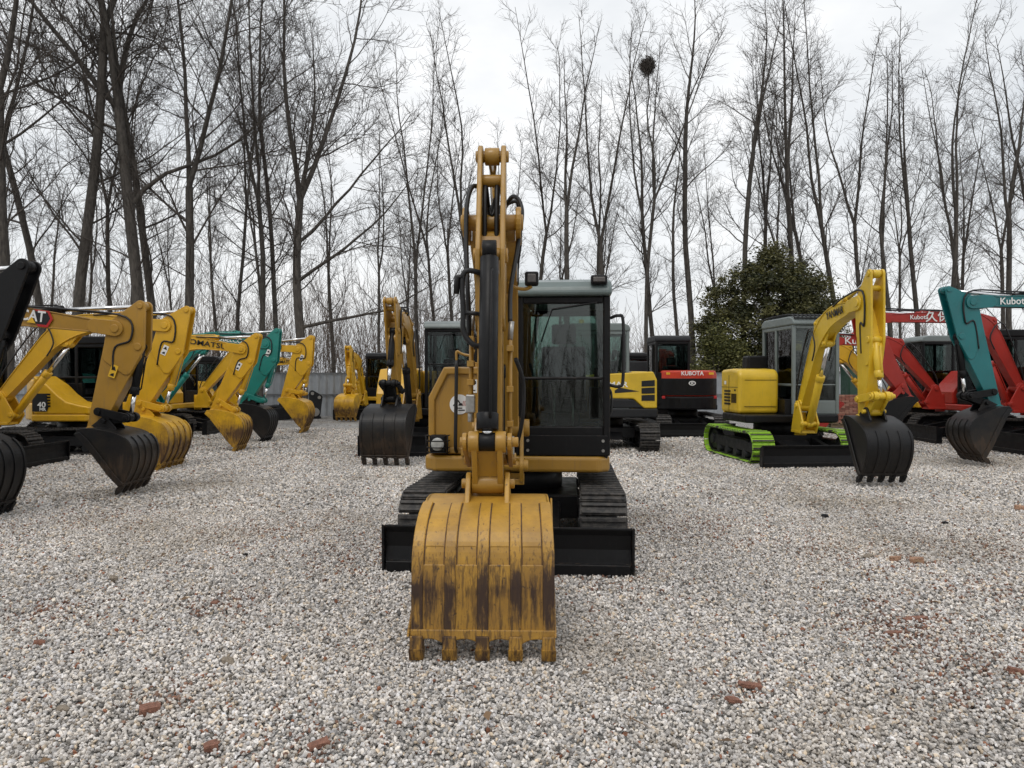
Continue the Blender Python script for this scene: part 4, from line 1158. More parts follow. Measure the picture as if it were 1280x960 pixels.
ICO_F = np.array([(0, 11, 5), (0, 5, 1), (0, 1, 7), (0, 7, 10), (0, 10, 11), (1, 5, 9), (5, 11, 4), (11, 10, 2), (10, 7, 6), (7, 1, 8), (3, 9, 4), (3, 4, 2), (3, 2, 6), (3, 6, 8), (3, 8, 9), (4, 9, 5), (2, 4, 11), (6, 2, 10), (8, 6, 7), (9, 8, 1)])
CUB_V = np.array([(x, y, z) for z in (-1, 1) for y in (-1, 1) for x in (-1, 1)]) * .72
CUB_F = np.array([(0, 2, 3), (0, 3, 1), (4, 5, 7), (4, 7, 6), (0, 1, 5), (0, 5, 4), (2, 6, 7), (2, 7, 3), (0, 4, 6), (0, 6, 2), (1, 3, 7), (1, 7, 5)])
def stones(P, r, base_v, base_f, jit, colr):
    n = len(P); k = len(base_v)
    v = base_v[None] * (1 + rng.uniform(-jit, jit, (n, k, 1))) + rng.uniform(-jit * .5, jit * .5, (n, k, 3))
    v = v * (r[:, None, None] * np.stack([rng.uniform(.85, 1.3, n), rng.uniform(.7, 1.05, n), rng.uniform(.5, .85, n)], 1)[:, None])
    # random rotations
    q = rng.normal(size=(n, 4)); q[:, 1:3] *= .55; q /= np.linalg.norm(q, axis=1)[:, None]
    w, x, y, z = q.T
    Rm = np.stack([1 - 2 * (y * y + z * z), 2 * (x * y - z * w), 2 * (x * z + y * w), 2 * (x * y + z * w), 1 - 2 * (x * x + z * z), 2 * (y * z - x * w), 2 * (x * z - y * w), 2 * (y * z + x * w), 1 - 2 * (x * x + y * y)], 1).reshape(n, 3, 3)
    v = np.einsum('nij,nkj->nki', Rm, v) + P[:, None]
    f = base_f[None] + (np.arange(n) * k)[:, None, None]
    c = np.repeat(colr, k, 0)
    return v.reshape(-1, 3), f.reshape(-1, 3), c
def stone_colours(n, redp=.016):
    g_ = np.clip(rng.normal(.625, .20, n), .12, .92)
    warm = rng.normal(.0, .022, n)
    c = np.stack([g_ * (1.04 + warm), g_ * (.985 + warm * .2), g_ * (.935 - warm * 1.1), np.ones(n)], 1)
    t = rng.random(n)
    tan = t < .08
    c[tan, :3] = c[tan, :3] * np.array([1.02, .90, .74])
    rd = t > 1 - redp
    c[rd, :3] = np.array([.30, .125, .07]) * rng.uniform(.7, 1.25, (rd.sum(), 1))
    return np.clip(c, 0, 1)
RED_SPOTS = np.array([((px - 640) / 900 * 1395 / (py - 472), 1395 / (py - 472), rr) for px, py, rr in ((190, 890, .14), (225, 872, .10), (60, 770, .3), (265, 760, .25), (300, 750, .2), (205, 868, .12), (395, 935, .14), (350, 905, .16), (930, 862, .14), (1120, 778, .3), (1150, 790, .35), (1120, 800, .2), (1240, 845, .3), (1190, 870, .2), (1060, 690, .5), (1250, 690, .6), (1250, 745, .4), (100, 650, .7), (340, 665, .6), (460, 690, .5), (750, 720, .4), (880, 660, .6))])
def redden(X, Y, c):
    for (x, y, r) in RED_SPOTS:
        d = np.hypot(X - x, (Y - y) * .8)
        m = (d < r * 2) & (rng.random(len(X)) < .15 * np.exp(-(d / r) ** 2))
        c[m, :3] = np.array([.25, .14, .10]) * rng.uniform(.6, 1.4, (m.sum(), 1))
    return c
def scatter(d0, d1, dens, half=.80, margin=1.2):
    w = half * d1 + margin
    n = int(2 * w * (d1 - d0) * dens)
    X = rng.uniform(-w, w, n); Y = rng.uniform(d0, d1, n)
    ok = np.abs(X) < half * Y + margin
    return X[ok], Y[ok]
parts_ = []
off = 0
for (d0, d1, dens, r0, r1, bv, bf, jit) in ((1.9, 4.6, 5600, .0055, .0145, ICO_V, ICO_F, .27), (4.6, 8.5, 3300, .0062, .0150, CUB_V, CUB_F, .28), (8.5, 14, 1150, .010, .020, CUB_V, CUB_F, .28), (14, 22, 330, .013, .024, CUB_V, CUB_F, .28)):
    X, Y = scatter(d0, d1, dens)
    n = len(X)
    r = r0 + (r1 - r0) * rng.beta(1.5, 2.2, n)
    Z = rng.uniform(-.012, .012, n) + .010 * np.sin(X * 1.3 + 1) * np.sin(Y * 1.1)
    v, f, c = stones(np.stack([X, Y, Z], 1), r, bv, bf, jit, redden(X, Y, stone_colours(n)))
    parts_.append((v, f + off, c)); off += len(v)
gv = np_mesh('gravel', np.concatenate([p[0] for p in parts_]), np.concatenate([p[1] for p in parts_]), STONE, np.concatenate([p[2] for p in parts_]), nper=3)
tag(gv, 'loose grey crushed stone covering the yard', 'gravel', kind='stuff')
parts_ = None

# larger loose stones and pieces of brick lying on the gravel
BRICKM = plain('broken_brick', (.21, .10, .068), .95, 0, .45, 60, .8)
ROCKM = plain('large_stone', (.24, .20, .155), .9, 0, .4, 40, .8)
PALEM = plain('tan_brick', (.34, .20, .13), .95, 0, .35, 60, .6)
def chunk(name, cat, label, x, y, L_, W_, H_, rz, mat, kind='brick', group=None):
    bm_ = bmesh.new()
    if kind == 'brick': bmesh.ops.create_cube(bm_, size=2)
    else: bmesh.ops.create_icosphere(bm_, subdivisions=1, radius=1)
    bmesh.ops.subdivide_edges(bm_, edges=bm_.edges[:], cuts=2 if kind == 'brick' else 1, use_grid_fill=True)
    v = np.array([q.co[:] for q in bm_.verts]); f = [tuple(q.index for q in p.verts) for p in bm_.faces]; bm_.free()
    cutd = rng.normal(size=(4, 3)); cutd /= np.linalg.norm(cutd, axis=1)[:, None]
    for cd in cutd:                     # chipped corners
        dd_ = v @ cd; lim = .80 * dd_.max()
        v = v - np.clip(dd_ - lim, 0, None)[:, None] * cd
    v = v + rng.normal(0, .055, v.shape)
    L_, W_, H_ = L_ * .7, W_ * .66, H_ * .6
    v = v * np.array([L_, W_, H_]) / 2
    ob = MB().add([tuple(p) for p in v], [tuple(q) for q in f]).build(name, mat)
    ob.location = (x, y, H_ * .16 + .012); ob.rotation_euler = (rng.uniform(-.2, .2), rng.uniform(-.2, .2), rz)
    tag(ob, label, cat, group)
def gp(px, py):
    d = 1395 / (py - 472)
    return ((px - 640) / 900 * d, d)
bits = [
 ('brick_fragment', 'brick', 'rust red brick fragment lying on the gravel towards the lower left corner', 186, 893, .13, .09, .06, BRICKM, 'brick'),
 ('brick_fragment', 'brick', 'flat red brick flake on the gravel near the bottom, left of the worn bucket', 397, 936, .12, .08, .03, BRICKM, 'brick'),
 ('brick_fragment', 'brick', 'small red brick piece at the bottom edge of the gravel', 262, 940, .08, .07, .05, BRICKM, 'brick'),
 ('stone', 'stone', 'largest grey brown stone on the gravel, left of the worn bucket', 284, 833, .13, .10, .10, ROCKM, 'stone'),
 ('stone', 'stone', 'brown stone on the gravel near the left side, beyond the other stones', 141, 727, .11, .10, .10, ROCKM, 'stone'),
 ('stone', 'stone', 'olive brown stone near the left bottom corner', 76, 892, .10, .07, .06, ROCKM, 'stone'),
 ('brick_fragment', 'brick', 'red brick piece beside two small ones, left foreground', 47, 809, .08, .07, .06, BRICKM, 'brick'),
 ('brick_fragment', 'brick', 'red brick lump halfway between the left row and the worn bucket', 268, 758, .08, .06, .05, BRICKM, 'brick'),
 ('stone', 'stone', 'flat grey stone first in the line of three right of the blade', 1086, 698, .20, .10, .07, ROCKM, 'stone'),
 ('brick_fragment', 'brick', 'tan brick half in the middle of the line of three, right side', 1121, 701, .13, .09, .06, PALEM, 'brick'),
 ('brick_fragment', 'brick', 'tan brown brick half at the right end of the line of three', 1147, 704, .14, .10, .08, PALEM, 'brick'),
 ('brick_fragment', 'brick', 'broad broken red brick flake on the gravel, lower right foreground', 938, 861, .16, .08, .03, BRICKM, 'brick'),
 ('brick_fragment', 'brick', 'red brown brick flake just below the broad red one', 918, 880, .09, .07, .03, BRICKM, 'brick'),
 ('brick_fragment', 'brick', 'long thin line of red brick on the gravel at the right', 1146, 777, .24, .06, .03, BRICKM, 'brick'),
 ('brick_fragment', 'brick', 'red brick chip between the long thin brick and the broad flake', 1118, 795, .12, .09, .03, BRICKM, 'brick'),
 ('brick_fragment', 'brick', 'red brick piece near the right edge of the gravel', 1271, 845, .11, .08, .06, BRICKM, 'brick'),
 ('brick_fragment', 'brick', 'orange brick piece at the right edge beyond the teal bucket', 1278, 638, .20, .12, .10, PALEM, 'brick'),
 ('stone', 'stone', 'dark grey stone on the gravel in front of the lemon excavator', 1032, 647, .14, .10, .09, M['charcoal'], 'stone'),
 ('stone', 'stone', 'small black lump on the gravel left of the main blade', 306, 696, .08, .06, .05, M['charcoal'], 'stone'),
 ('stone', 'stone', 'dark grey stone on the gravel right, nearer than the teal bucket', 1183, 656, .12, .09, .07, M['charcoal'], 'stone'),
]
for (nm, cat, lab, px, py, a, b_, c_, mt, kd) in bits:
    x, y = gp(px, py)
    chunk(nm, cat, lab, x, y, a, b_, c_, rng.uniform(-.5, .5), mt, kd, 'bricks and stones lying on the gravel')

# dry leaves and twig bits lying about
n = 1500
X, Y = scatter(2.4, 26, 5.0, .85, 1.)
n = len(X)
L_ = rng.uniform(.012, .038, n); az = rng.uniform(0, 6.28, n); tw = rng.random(n) < .35
wd = np.where(tw, .10, .55) * L_; L_ = np.where(tw, L_ * 2.2, L_)
d = np.stack([np.cos(az), np.sin(az), rng.uniform(-.3, .3, n)], 1) * L_[:, None]; e = np.stack([-np.sin(az), np.cos(az), rng.uniform(-.4, .4, n)], 1) * wd[:, None]
p = np.stack([X, Y, np.full(n, .026)], 1)
up_ = np.array([0, 0, 1.])[None] * (wd * .5)[:, None]
V = np.stack([p - d, p + e + up_, p + d, p - e + up_], 1).reshape(-1, 3)
cl_ = np.array([.16, .10, .055])[None] * rng.uniform(.5, 1.6, (n, 1)); cl_ = np.repeat(np.concatenate([cl_, np.ones((n, 1))], 1), 4, 0)
lm, nt_l, b_l = nodes('dry_leaf'); at_ = nt_l.nodes.new('ShaderNodeAttribute'); at_.attribute_name = 'Tone'; nt_l.links.new(at_.outputs['Color'], b_l.inputs['Base Color']); b_l.inputs['Roughness'].default_value = .8
lo_ = np_mesh('leaf_litter', V, np.arange(4 * n).reshape(-1, 4), lm, cl_); tag(lo_, 'dry brown leaves and twig bits scattered over the gravel', 'leaf litter', kind='stuff')

# ------------------------------------------------------------------ fence
FENCE = plain('galvanised_sheet', (.33, .35, .37), .5, .25, .12, 3, 0)
FENCED = plain('fence_rail_steel', (.16, .165, .17), .5, .4, .2, 8, 0)
FY = 28.7
fen = empty('metal_fence', (0, FY, 0), 0, 'grey corrugated metal fence along the back of the yard', 'fence')
x = -30.
while x < 30:
    mb = MB(); vs = []; fs = []
    w = 3.0; k = 40
    for i in range(k + 1):
        xx = x + w * i / k; yo = .022 * (1 if (i // 2) % 2 else -1)
        vs += [(xx, yo, .02), (xx, yo, 1.74), (xx, yo + .012, 1.74), (xx, yo + .012, .02)]
    for i in range(k):
        o = 4 * i
        for q in range(4): fs.append((o + q, o + (q + 1) % 4, o + 4 + (q + 1) % 4, o + 4 + q))
    mb.add(vs, fs).build('panel', FENCE, fen)
    MB().box(x - .04, x + .04, -.12, -.045, 0, 1.80).build('post', FENCED, fen)
    MB().box(x + .045, x + w - .045, -.09, -.045, .84, .90).build('rail', FENCED, fen)
    MB().box(x + .045, x + w - .045, -.075, -.045, 1.70, 1.75).build('rail', FENCED, fen)
    x += w

# things by the fence
cab_ = empty('steel_cabinet', (12.05, 25.2, 0), 0, 'dark green steel cabinet standing between the brick stack and the grey cab', 'cabinet')
GREEN = paint('dark_green_paint', (.012, .05, .03), .5, .3)
MB().box(-.42, .42, -.3, .3, 0.05, 2.0).build('cabinet_body', GREEN, cab_, .02)
MB().box(-.38, -.01, -.325, -.303, .12, 1.94).build('door', GREEN, cab_, .008); MB().box(.01, .38, -.325, -.303, .12, 1.94).build('door', GREEN, cab_, .008)
att = empty('breaker_attachment', (-7.5, 27.4, 0), .3, 'dark steel coupler attachment standing upright against the fence', 'attachment')
m = MB()
for y in (-.22, .18): m.prism(hull([(0, .2, .2), (-.1, .95, .12), (.15, .80, .12)]), y, y + .05)
m.build('side_plate', M['charcoal'], att, .012)
for q in ((-.1, .95, .06), (.15, .8, .06), (0, .25, .16)): MB().pin(q[0], q[1], -.3, .3, q[2]).build('pin', M['steel'], att)
m = MB(); m.box(-.22, .22, -.24, .24, .0, .07); m.build('base_plate', M['charcoal'], att, .01)
at2 = empty('auger_attachment', (-8.5, 26.6, 0), -.2, 'low dark heap of couplers and pins lying before the fence', 'attachment')
m = MB(); m.prism(hull([(-.5, .2, .2), (.4, .25, .22)]), -.3, .25); m.build('coupler_body', M['black'], at2, .02)
m = MB(); m.pin(-.4, .45, -.4, .4, .09); m.pin(.3, .55, -.4, .4, .1); m.prism(hull([(-.1, .3, .1), (.1, .75, .08)]), -.1, 0); m.build('coupler_hook', M['charcoal'], at2, .02)

BR = [plain('clay_brick_' + w, c, .9, 0, .25, 20, .4) for w, c in (('red', (.30, .125, .09)), ('pale', (.36, .19, .14)), ('brown', (.22, .10, .075)))]
bme = []
for bm_ in BR:
    ob = MB().box(-.115, .115, -.055, .055, 0, .055).build('brick', bm_, None, .004, 1)
    bme.append(ob.data); bpy.data.objects.remove(ob)
pal = empty('brick_pallet', (10.55, 22.7, 0), 0, 'wooden pallet under the stack of red bricks', 'pallet')
WOOD = plain('pallet_wood', (.25, .19, .12), .8, 0, .3, 9, .2)
m = MB()
for k in range(5): m.box(-.62 + k * .26, -.62 + k * .26 + .2, -.38, .38, .115, .14)
m.build('slat', WOOD, pal, .003, 1)
m = MB()
for y in (-.34, -.05, .24): m.box(-.6, .6, y, y + .1, .0, .114)
m.build('bearer', WOOD, pal, .003, 1)
for row in range(15):
    for k in range(5):
        for dpt in (range(2) if row > 11 else range(1)):
            o = bpy.data.objects.new('brick', bme[rng.integers(0, 3)])
            bv = o.modifiers.new('bevel', 'BEVEL'); bv.width = .004; bv.segments = 1
            COL.objects.link(o)
            o.location = (10.55 - .5 + k * .243 + (.12 if row % 2 else 0) - .06 + rng.uniform(-.008, .008), 22.7 - .30 + dpt * .125 + rng.uniform(-.01, .01), .142 + row * .058)
            o.rotation_euler = (0, 0, rng.uniform(-.03, .03))
            tag(o, 'red clay brick in the stack behind the lemon excavator', 'brick', 'bricks in the stack')
# core of the stack further back
for row in range(12):
    pass

# ------------------------------------------------------------------ bare trees
BARK = None
def bark(name, a, b_):
    m, nt, b = nodes(name)
    v = coords(nt, (1, 1, .25))
    f = noise(nt, v, 14, 6, .65)
    c = mixc(nt, ramp(nt, f, [(.35, 0.), (.68, 1.)]), a, b_)
    nt.links.new(c, b.inputs['Base Color']); b.inputs['Roughness'].default_value = .9
    bump(nt, b, f, .6, .02)
    return m
BARK = bark('bark', (.036, .031, .027), (.105, .092, .078))
TWIG = bark('twig_bark', (.045, .037, .031), (.10, .084, .072))

class TreeMesh:
    def __init__(s): s.v = []; s.f = []
    def tube(s, pts, rs, n):
        base = len(s.v)
        m = len(pts)
        ux, uy, uz = 1., 0., 0.
        for i in range(m):
            a = pts[i - 1] if i else pts[0]; b = pts[i + 1] if i < m - 1 else pts[-1]
            dx, dy, dz = b[0] - a[0], b[1] - a[1], b[2] - a[2]
            l = math.sqrt(dx * dx + dy * dy + dz * dz) or 1.
            dx /= l; dy /= l; dz /= l
            if i == 0:
                if abs(dz) > .9: ux, uy, uz = 1., 0., 0.
                else: ux, uy, uz = 0., 0., 1.
            t = ux * dx + uy * dy + uz * dz
            ux -= dx * t; uy -= dy * t; uz -= dz * t
            l = math.sqrt(ux * ux + uy * uy + uz * uz) or 1.
            ux /= l; uy /= l; uz /= l
            wx, wy, wz = dy * uz - dz * uy, dz * ux - dx * uz, dx * uy - dy * ux
            p = pts[i]; r = rs[i]
            for k in range(n):
                c, q = CS[n][k]
                s.v.append((p[0] + (ux * c + wx * q) * r, p[1] + (uy * c + wy * q) * r, p[2] + (uz * c + wz * q) * r))
        for i in range(m - 1):
            for k in range(n):
                a = base + i * n + k; b = base + i * n + (k + 1) % n
                s.f.append((a, b, b + n, a + n))
    def obj(s, name, mat, smooth=True):
        return np_mesh(name, np.array(s.v), np.array(s.f), mat, smooth=smooth)
CS = {n: [(math.cos(2 * math.pi * k / n), math.sin(2 * math.pi * k / n)) for k in range(n)] for n in range(3, 11)}

def grow(rd, p, d, L_, nseg, wander, upb):
    pts = [p]
    x, y, z = d
    st = L_ / nseg
    for i in range(nseg):
        x += rd.gauss(0, wander); y += rd.gauss(0, wander); z += rd.gauss(0, wander) + upb
        l = math.sqrt(x * x + y * y + z * z); x /= l; y /= l; z /= l
        q = pts[-1]
        pts.append((q[0] + x * st, q[1] + y * st, q[2] + z * st))
    return pts
def branch_dir(rd, d, ang, az=None):
    d = Vector(d); up = Vector((0, 0, 1)) if abs(d.z) < .9 else Vector((1, 0, 0))
    a = d.cross(up).normalized(); b = d.cross(a)
    t = rd.uniform(0, 2 * math.pi) if az is None else az
    v = d * math.cos(ang) + (a * math.cos(t) + b * math.sin(t)) * math.sin(ang)
    return tuple(v.normalized())
def at_path(pts, t):
    f = t * (len(pts) - 1); i = min(int(f), len(pts) - 2); u = f - i
    a, b = pts[i], pts[i + 1]
    p = tuple(a[k] + (b[k] - a[k]) * u for k in range(3))
    d = [b[k] - a[k] for k in range(3)]; l = math.sqrt(sum(q * q for q in d))
    return p, tuple(q / l for q in d)
def bare_tree(seed, H, r0, lean=(0, 0), fork=.5, nfork=2, spread=.35, blen=.30, density=1., low=.22, limbs=(), aim=None, steep=0.):
    """trunk with leaders and limbs; crown of branches and twigs"""
    rd = random.Random(seed)
    tr, cr = TreeMesh(), TreeMesh()
    lv = math.sqrt(1 + lean[0] ** 2 + lean[1] ** 2)
    d0 = (lean[0] / lv, lean[1] / lv, 1 / lv)
    hf = H * fork
    trunk = grow(rd, (0, 0, -.1), d0, hf, 8, .026, .0)
    rf = r0 * .68
    rs = [r0 * 1.15] + [r0 + (rf - r0) * i / 8 for i in range(1, 9)]
    tr.tube(trunk, rs, 10)
    axes = [(trunk, r0, rf, low / fork)]
    p, d = trunk[-1], at_path(trunk, .99)[1]
    az = rd.uniform(0, 6.28)
    for k in range(nfork):
        a = spread * (1 - steep * 1.6) * rd.uniform(.45, 1.2) if (k or nfork > 1) else .06
        dd = branch_dir(rd, d, a, az + 6.28 * k / nfork + rd.uniform(-.5, .5))
        ax = grow(rd, p, dd, H * (1 - fork) * rd.uniform(.85, 1.05), 9, .05, .045)
        rl = rf * (.95 if nfork == 1 else rd.uniform(.66, .86))
        tr.tube(ax, [rl * (1 - .94 * (i / 9) ** .9) + .006 for i in range(10)], 7)
        axes.append((ax, rl, .012, .04))
    if aim:
        p = trunk[-1]
        ax = [tuple(p[q] + (aim[q] - p[q]) * i / 9 + (rd.gauss(0, .07) if 0 < i < 9 else 0) for q in range(3)) for i in range(10)]
        tr.tube(ax, [rf * .75 * (1 - .9 * i / 9) + .006 for i in range(10)], 7)
        axes.append((ax, rf * .75, .012, .1))
    for (h_, az_, ln_, an_) in limbs:
        p, d = at_path(trunk, h_ / hf if h_ < hf else .98)
        dd = (math.cos(az_) * math.sin(an_), math.sin(az_) * math.sin(an_), math.cos(an_))
        ax = grow(rd, p, dd, ln_, 9, .10, .03)
        rl = r0 * .33
        tr.tube(ax, [rl * (1 - .92 * (i / 9)) + .006 for i in range(10)], 7)
        axes.append((ax, rl, .01, .12))
    def twigs(pts, n, L0, r):
        for k in range(n):
            t = rd.uniform(.12, 1.)
            p, d = at_path(pts, t)
            dd = branch_dir(rd, d, rd.uniform(.45, 1.05))
            L_ = L0 * rd.uniform(.4, 1.15) * (1.15 - .5 * t)
            tw = grow(rd, p, dd, L_, 3, .16, .07)
            cr.tube(tw, [r, r * .85, r * .7, r * .5], 3)
            if rd.random() < .7:
                p2, d2 = at_path(tw, rd.uniform(.25, .7))
                tw2 = grow(rd, p2, branch_dir(rd, d2, rd.uniform(.4, .9)), L_ * .55, 2, .14, .05)
                cr.tube(tw2, [r * .75, r * .6, r * .45], 3)
    for (ax, ra, rb, t0) in axes:
        La = sum(math.dist(ax[i], ax[i + 1]) for i in range(len(ax) - 1))
        nb = int(La * (1 - t0) * 1.55 * density)
        for k in range(nb):
            t = t0 + (1 - t0) * (k + rd.random()) / nb
            p, d = at_path(ax, t)
            rr = (ra + (rb - ra) * t)
            L_ = H * blen * rd.uniform(.35, 1.) * (1. - .62 * t if ra < r0 else .55 + .5 * t)
            ang = rd.uniform(.55 - steep, 1.15 - steep)
            br = grow(rd, p, branch_dir(rd, d, ang), L_, 6, .13, .055)
            rb0 = max(.010, min(rr * .36, .008 + L_ * .0068))
            cr.tube(br, [rb0 * (1 - .80 * i / 6) + .003 for i in range(7)], 4)
            for q in range(int(L_ * 2.3 * density) + 1):
                p2, d2 = at_path(br, rd.uniform(.18, .97))
                L2 = L_ * rd.uniform(.22, .5)
                b2 = grow(rd, p2, branch_dir(rd, d2, rd.uniform(.45, 1.0)), L2, 4, .15, .06)
                r2 = max(.0068, rb0 * .40)
                cr.tube(b2, [r2, r2 * .85, r2 * .7, r2 * .55, .005], 3)
                twigs(b2, int(L2 * 3.6 * density) + 1, .75, .0056)
            twigs(br, int(L_ * 2.4 * density) + 1, .85, .0058)
    return tr, cr
def plant_tree(px, Y, label, seed, H, r0, grp, dx=0., proto=None, rz=0., sc=1., name='bare_tree', **kw):
    X = (px - 640) / 900 * Y
    root = empty(name, (X, Y, 0), rz, label, 'tree', grp)
    root.scale = (sc, sc, sc)
    if proto:
        for ch in proto.children:
            c = ch.copy(); COL.objects.link(c); c.parent = root
        return root
    tr, cr = bare_tree(seed, H, r0, **kw)
    a = tr.obj('trunk', BARK); a.parent = root
    b = cr.obj('crown', TWIG); b.parent = root
    return root
GL, GR, GB = 'big bare trees behind the left row', 'slender bare trees behind the fence', 'bare trees further back in the wood'
left = [
 (8, 23.5, 'thick bare trunk at the left edge, behind the black arm', 1, 20, .27, dict(fork=.55, nfork=2, spread=.4, lean=(-.02, 0))),
 (66, 27, 'leaning bare tree just right of the leftmost trunk', 2, 21, .20, dict(fork=.5, lean=(-.16, 0), spread=.4)),
 (92, 24.5, 'tall straight thick bare tree left of the clump of trunks', 3, 23, .26, dict(fork=.6, nfork=2, spread=.25)),
 (150, 31, 'thinner bare tree leaning left between two thick trunks', 4, 20, .15, dict(fork=.45, lean=(-.12, 0))),
 (186, 25, 'thickest bare trunk of the clump above the yellow sticks', 5, 22, .30, dict(fork=.5, nfork=3, spread=.5, limbs=((7.5, .35, 8, .75),))),
 (206, 26, 'bare tree leaning left out of the clump of trunks', 6, 20, .21, dict(fork=.5, lean=(-.10, 0), spread=.5)),
 (232, 25.5, 'bare trunk on the right of the clump, forked low', 7, 21, .25, dict(fork=.4, nfork=2, spread=.35, lean=(.03, 0))),
 (290, 32, 'slim bare tree right of the clump of trunks', 8, 19, .13, dict(fork=.5)),
 (326, 27.5, 'forked bare tree above the sea green arm, left of its twin', 9, 20, .17, dict(fork=.42, nfork=2, spread=.35)),
 (349, 29, 'straight slim bare tree close left of the wide spreading one', 10, 20, .15, dict(fork=.55, nfork=1)),
 (380, 25, 'wide spreading bare tree with long low limbs reaching right over the small amber excavator', 12, 19, .25, dict(fork=.42, nfork=3, spread=.5, limbs=((3.4, .05, 5.5, 1.2), (5.0, -.1, 6, .95), (6.4, .2, 6, .75)))),
]
for (px, Y, lab, sd, H, r0, kw) in left:
    plant_tree(px, Y, lab, sd, H, r0 * .74, GL, density=1.25, blen=.26, **kw)
right = [
 (522, 33, 'bare tree behind the cab of the left ochre excavator', 21, 17.5, .16, dict(fork=.35, lean=(-.04, 0))),
 (542, 36, 'slim pale bare tree next to the left ochre cab', 22, 16, .13, dict(fork=.45)),
 (590, 31.5, 'bare tree leaning left, just left of the tall boom', 23, 16.5, .17, dict(fork=.4, nfork=2, lean=(-.14, 0))),
 (662, 35, 'bare tree directly behind the tall boom', 24, 18, .16, dict(fork=.45)),
 (716, 32, 'bare tree rising from behind the grey roof of the middle cab', 25, 17.5, .19, dict(fork=.5, nfork=2, lean=(-.06, 0))),
 (744, 37, 'thin bare tree behind the middle cab roof, between two thicker ones', 26, 17, .12, dict(fork=.5, nfork=1)),
 (757, 32.5, 'bare tree with a wide fork rising from the right end of the cab roof', 27, 17.5, .19, dict(fork=.42, nfork=2, spread=.3)),
 (808, 32, 'slim bare tree that carries the dark nest', 28, 17.5, .14, dict(fork=.52, nfork=2, spread=.3, lean=(0, 0), aim=(0, 0, 16.4))),
 (822, 33.5, 'bare tree standing close right of the nest tree', 29, 17.5, .16, dict(fork=.5, nfork=2, lean=(-.03, 0), spread=.3)),
 (868, 32, 'bare tree above the left side of the evergreen', 30, 18.5, .20, dict(fork=.62, nfork=1, lean=(-.02, 0))),
 (930, 32, 'bare tree rising out of the middle of the evergreen', 31, 18.5, .19, dict(fork=.6, nfork=2, spread=.2, lean=(-.05, 0))),
 (952, 34, 'leaning slim bare tree next to the evergreen top', 32, 17, .16, dict(fork=.5, lean=(-.06, 0))),
 (995, 32, 'straight bare tree above the right half of the evergreen', 33, 18.5, .19, dict(fork=.5, nfork=2, spread=.2)),
 (1020, 34, 'thinner bare tree at the right end of the evergreen', 34, 17, .16, dict(fork=.48, lean=(-.06, 0))),
 (1057, 32, 'bare tree above the lemon boom', 35, 18.5, .18, dict(fork=.42, nfork=2, spread=.2)),
 (1085, 33, 'slim bare tree between lemon boom and lemon stick', 36, 16.5, .16, dict(fork=.5, lean=(-.05, 0))),
 (1116, 32, 'bare tree just right of the lemon stick', 37, 16.5, .17, dict(fork=.42, nfork=2, spread=.18)),
 (1152, 33, 'bare tree behind the red boom', 38, 16.5, .17, dict(fork=.5, lean=(-.07, 0))),
 (1187, 32, 'bare tree behind the tip of the teal arm', 39, 18, .19, dict(fork=.42, nfork=2, spread=.3, lean=(-.03, 0))),
 (1212, 34, 'slim bare tree behind the teal boom', 40, 17, .15, dict(fork=.5)),
 (1262, 32.5, 'bare tree at the right edge of the picture', 41, 18, .19, dict(fork=.45, nfork=2, spread=.22, lean=(-.05, 0))),
 (1284, 33.5, 'bare tree partly cut by the right edge of the picture', 42, 17, .18, dict(fork=.5, lean=(-.04, 0))),
]
RT_ = []
for (px, Y, lab, sd, H, r0, kw) in right:
    kw = dict(kw)
    RT_.append(plant_tree(px, Y, lab, sd, H * 1.06, r0 * .74, GR, blen=.18, density=1.2, steep=.18, **{**kw, 'lean': tuple(q * .6 for q in kw.get('lean', (0, 0)))}))
# fillers deeper in the wood and some past the right and left edges
rd = random.Random(5)
k = 0
for px in list(range(-60, 640, 58)) + list(range(700, 1360, 70)):
    Y = rd.uniform(37, 52)
    side = 'left' if px < 470 else 'middle' if px < 900 else 'right'
    plant_tree(px + rd.uniform(-14, 14), Y, 'thin grey bare tree far back in the wood on the %s side' % side if side != 'middle' else 'thin grey bare tree far back in the wood behind the middle', 0, 0, 0, GB + ', ' + side, proto=RT_[k % len(RT_)], rz=rd.uniform(0, 6.28), sc=rd.uniform(.8, 1.0))
    k += 5
for px, Y in ((1340, 33), (1395, 34), (1450, 32), (-90, 26), (-170, 27)):
    plant_tree(px, Y, 'bare tree standing beyond the edge of the picture', 0, 0, 0, 'bare trees outside the picture', proto=RT_[(k * 3) % len(RT_)], rz=rd.uniform(0, 6.28)); k += 1
# trees on the camera's side of the yard (they mirror in the cab glass)
for (x_, y_) in [(-22 + q * 2.1 + (q * 37 % 11) * .12, -13 - (q * 53 % 17) * .7) for q in range(22)]:
    r_ = plant_tree(640, 1, 'bare tree on the near side of the yard behind the camera', 0, 0, 0, 'bare trees behind the camera', proto=RT_[k % len(RT_)], rz=rd.uniform(0, 6.28)); r_.location = (x_, y_, 0); k += 3

